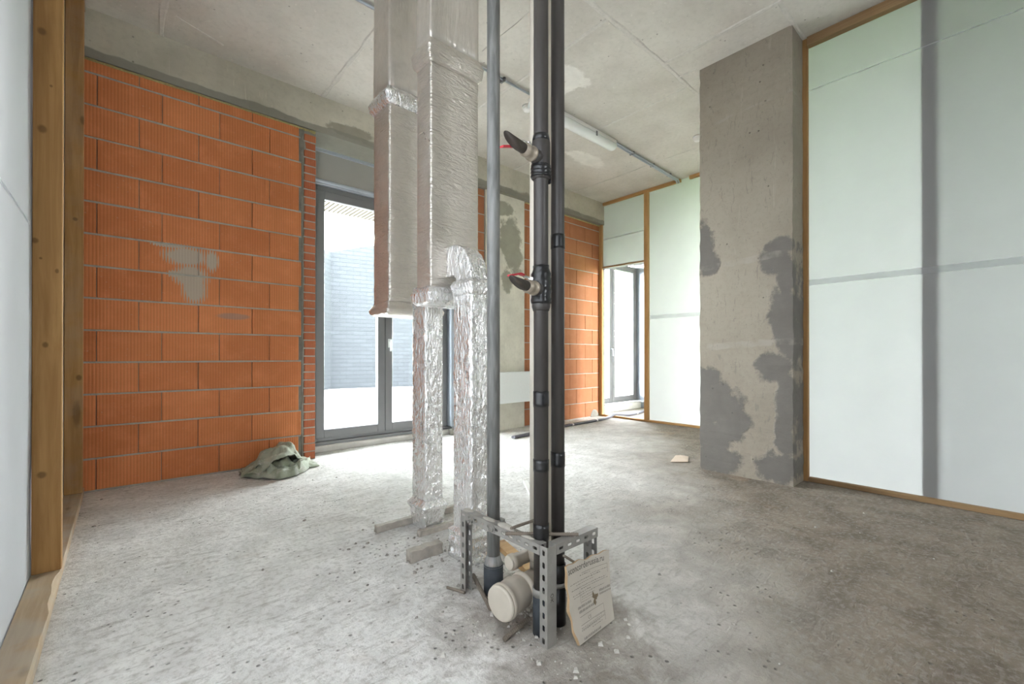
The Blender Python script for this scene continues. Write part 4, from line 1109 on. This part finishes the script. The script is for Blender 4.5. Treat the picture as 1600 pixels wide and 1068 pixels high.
# ------------------------------------------------------------------ corrugated hose on the floor
pts = [(3.55, 3.95, 0.02), (4.2, 4.03, 0.02), (4.68, 4.12, 0.02), (5.2, 4.14, 0.02), (5.7, 4.17, 0.025), (5.92, 4.21, 0.045), (6.0, 4.22, 0.056), (6.1, 4.22, 0.045), (6.35, 4.18, 0.022), (6.7, 4.22, 0.02), (7.0, 4.30, 0.02), (7.5, 4.38, 0.02)]
def dense(pts, step):
    out = []
    for a, b in zip(pts, pts[1:]):
        a, b = Vector(a), Vector(b); n = max(1, int((b - a).length / step))
        out += [a.lerp(b, i / n) for i in range(n)]
    return out + [Vector(pts[-1])]
def spline(pts, n=12):
    P = [Vector(p) for p in pts]; P = [P[0] * 2 - P[1]] + P + [P[-1] * 2 - P[-2]]; out = []
    for i in range(1, len(P) - 2):
        for k in range(n):
            s = k / n; a, b, c, d = P[i - 1:i + 3]
            out.append(0.5 * ((2 * b) + (c - a) * s + (2 * a - 5 * b + 4 * c - d) * s * s + (3 * b - a - 3 * c + d) * s ** 3))
    return out + [P[-2]]
ds = dense(spline(pts), 0.012)
hs = thing('cable_conduit', 'dark corrugated conduit snaking over the floor through the film opening', 'conduit', pts[0])
mtube('conduit', M_HOSE, ds, [0.0165 + 0.0025 * (i % 2) for i in range(len(ds))], hs, 10)
mtube('conduit', M_HOSE, [p + Vector((0.0, 0.036, -0.002)) for p in ds], [0.0145 + 0.0022 * (i % 2) for i in range(len(ds))], hs, 10)
for k in (0.33, 0.47, 0.78):
    p = ds[int(k * len(ds))]; q = ds[int(k * len(ds)) + 2]
    bm = bmesh.new(); tube(bm, [p + Vector((0, 0.014, 0)), q + Vector((0, 0.014, 0))], 0.036, 12)
    for v in bm.verts: v.co.z = p.z + (v.co.z - p.z) * 0.56
    finish(bm, 'cable_tie', M_WHITEP, hs)

# ------------------------------------------------------------------ ceiling fittings
t = thing('ceiling_light', 'white tubular batten light fixed to the concrete ceiling, switched off', 'light', (3.75, 3.10, H))
mbox('body', M_WHITEP, 3.0, 4.36, 3.04, 3.14, 3.505, H, t, 0.006)
bm = bmesh.new(); rings = []
for x in (3.0, 3.01, 3.03, 4.33, 4.35, 4.36):
    e = 0.8 if x in (3.0, 4.36) else (0.95 if x in (3.01, 4.35) else 1.0)
    rings.append([Vector((x, 3.09 + 0.062 * e * math.cos(2 * PI * i / 20), 3.475 + 0.045 * e * math.sin(2 * PI * i / 20))) for i in range(20)])
loft(bm, rings)
dif = finish(bm, 'diffuser', M_WHITE, t, smooth=True)
for x in (3.3, 3.95): mbox('clip', M_ALU, x, x + 0.02, 3.022, 3.03, 3.46, 3.51, t)
t = thing('conduit_pipe', 'thin grey conduit running along the ceiling into the light and past it', 'conduit', (3.5, 3.05, H))
mtube('conduit', M_STEEL, [(0.9, 3.05, 3.527), (2.995, 3.05, 3.527)], 0.011, t, 10)
mtube('conduit', M_STEEL, [(4.365, 3.065, 3.527), (5.93, 3.10, 3.510), (5.975, 3.11, 3.485)], 0.011, t, 10)
mtube('conduit', M_STEEL, [(4.365, 3.095, 3.527), (5.93, 3.13, 3.510), (5.975, 3.14, 3.485)], 0.011, t, 10)
for x, y in ((1.4, 3.05), (2.0, 3.05), (2.6, 3.05), (4.75, 3.085), (5.25, 3.10), (5.7, 3.11)): mbox('clip', M_ALU, x, x + 0.02, y - 0.02, y + 0.04, 3.512, H - 0.002, t)
for (x, y, lab) in ((4.99, 2.37, 'round white smoke detector on the ceiling beside the concrete column'), (3.084, 3.235, 'round white smoke detector on the ceiling between the grey pipe and black riser')):
    t = thing('smoke_detector', lab, 'detector', (x, y, H))
    mtube('base', M_WHITEP, [(x, y, H), (x, y, H - 0.02)], 0.052, t, 24)
    mtube('head', M_WHITEP, [(x, y, H - 0.02), (x, y, H - 0.035), (x, y, H - 0.05), (x, y, H - 0.055)], [0.046, 0.046, 0.036, 0.02], t, 24)

# ------------------------------------------------------------------ crumbs on the floor
def crumbs(name, n, mat, area, smin, smax, seed):
    rg = random.Random(seed); bm = bmesh.new()
    for _ in range(n):
        x, y = area(rg); s = smin + (smax - smin) * rg.random() ** 3
        vs = [bm.verts.new((x + s * math.cos(a) * rg.uniform(0.6, 1.3), y + s * math.sin(a) * rg.uniform(0.6, 1.2), 0)) for a in (0.2, 1.6, 3.1, 4.6)]
        tp = [bm.verts.new((v.co.x * 0.55 + x * 0.45, v.co.y * 0.55 + y * 0.45, s * rg.uniform(0.35, 0.8))) for v in vs]
        bm.faces.new(tp)
        for k in range(4): bm.faces.new((vs[k], vs[(k + 1) % 4], tp[(k + 1) % 4], tp[k]))
    return finish(bm, name, mat, kind='stuff')
def anywhere(r):
    while True:
        x, y = r.uniform(-0.15, 5.9), r.uniform(0.1, 4.4)
        if not (x > 3.8 and y < 1.85): return x, y
def round_duct(r): a = r.uniform(0, 2 * PI); d = r.random() * 0.55; return 1.2 + d * math.cos(a), 1.95 + 1.1 * d * math.sin(a)
def round_frame(r): a = r.uniform(0, 2 * PI); d = r.random() * 0.4; return 1.2 + d * math.cos(a), 1.25 + d * math.sin(a)
crumbs('floor_debris', 150, M_CHIP, anywhere, 0.002, 0.011, 1)
crumbs('floor_debris', 260, M_CHIPL, anywhere, 0.002, 0.007, 2)
crumbs('floor_debris', 260, M_CHIP, round_duct, 0.002, 0.013, 3)
crumbs('floor_debris', 240, M_CHIPL, round_frame, 0.002, 0.014, 4)

# ------------------------------------------------------------------ outside
mbox('ground_paving', M_PAVE, -14, 9.0, 5.0, 40, -0.3, -0.05, kind='structure')
mbox('ground_lawn', M_GRASS, 9.0, 45, -30, 40, -0.3, -0.06, kind='structure')
mbox('ground_terrace', M_PAVE, 7.75, 9.0, -12, 5.0, -0.3, -0.05, kind='structure')
gw = struct_root('wall_garden')
bm = bmesh.new()
def wallseg(p, q, za, zb, th=0.25):
    d = (Vector((q[0], q[1], 0)) - Vector((p[0], p[1], 0))).normalized(); n = Vector((-d.y, d.x, 0)) * th
    lo = [bm.verts.new((p[0], p[1], -0.1)), bm.verts.new((q[0], q[1], -0.1)), bm.verts.new((q[0] + n.x, q[1] + n.y, -0.1)), bm.verts.new((p[0] + n.x, p[1] + n.y, -0.1))]
    hi = [bm.verts.new((p[0], p[1], za)), bm.verts.new((q[0], q[1], zb)), bm.verts.new((q[0] + n.x, q[1] + n.y, zb)), bm.verts.new((p[0] + n.x, p[1] + n.y, za))]
    for k in range(4): bm.faces.new((lo[k], lo[(k + 1) % 4], hi[(k + 1) % 4], hi[k]))
    bm.faces.new(hi)
wallseg((5.0, 14.32), (9.5, 13.25), 4.33, 5.6); wallseg((4.3, 13.6), (5.0, 14.32), 4.25, 4.33)
finish(bm, 'brick_face', M_GWALL, gw)
sf = struct_root('roof_overhang')
mbox('soffit_board', M_SOFD, 0.5, 9.0, 5.0, 7.15, 3.40, 3.6, sf)
for k in range(70):
    x = 0.9 + 0.0655 * 1.0 * k
    bm = bmesh.new(); box(bm, x, x + 0.043, 5.0, 7.15, 3.30, 3.40)
    finish(bm, 'slat', M_SOFFIT, sf)
mbox('fascia', M_SOFFIT, 0.5, 9.0, 7.15, 7.19, 3.30, 3.62, sf)
bl = thing('apartment_building', 'overexposed pale building rising beyond the garden wall outside the balcony door', 'building', (8, 27, -0.1))
mbox('wall', M_BUILD, 2.0, 24.0, 26.0, 34.0, -0.1, 17.0, bl)
for i in range(6):
    for j in range(4):
        x = 4.0 + 3.0 * i; z = 3.2 + 3.3 * j
        wn_ = mbox('window', M_BWIN, x, x + 1.2, 25.95, 26.0, z, z + 1.6, bl)
mbox('balcony', M_BUILD, 5.4, 10.0, 24.9, 26.0, 9.4, 9.6, bl)
bm = bmesh.new(); tube(bm, [(8.0, 14.2, 5.6), (12.0, 14.2, 7.6)], 0.03, 6); tube(bm, [(8.3, 14.2, 4.9), (8.3, 14.2, 5.75)], 0.03, 6)
b = thing('planter_post', 'faded red post standing outside behind the far grey door', 'post', (12.4, 8.5, -0.06))
mtube('post', M_PINK, [(12.4, 8.5, -0.06), (12.4, 8.5, 0.42)], [0.19, 0.17], b, 16)
mtube('post_cap', M_PINK, [(12.4, 8.5, 0.42), (12.4, 8.5, 0.5), (12.4, 8.5, 0.52)], [0.2, 0.2, 0.08], b, 16)
bm.free()
bm = bmesh.new(); rg = random.Random(9)
for k in range(3600):
    y = rg.uniform(-14, 12); z = rg.uniform(0, 1) ** 0.8 * (4.2 + 1.6 * nz3((0, y, 0), 0.35, 4)); x = 19 + rg.uniform(-1.2, 1.2) * (1 - 0.4 * z / 6)
    s = rg.uniform(0.12, 0.3); a = Vector((rg.gauss(0, 1), rg.gauss(0, 1), rg.gauss(0, 1))).normalized() * s; b_ = a.orthogonal().normalized() * s * 0.6; c = Vector((x, y, z))
    bm.faces.new([bm.verts.new(c + q) for q in (a, b_, -a, -b_)])
tag(finish(bm, 'hedge', M_LEAF, None, (19, 0, -0.06), kind='stuff'), 'tall green hedge outside beyond the lawn', 'hedge')
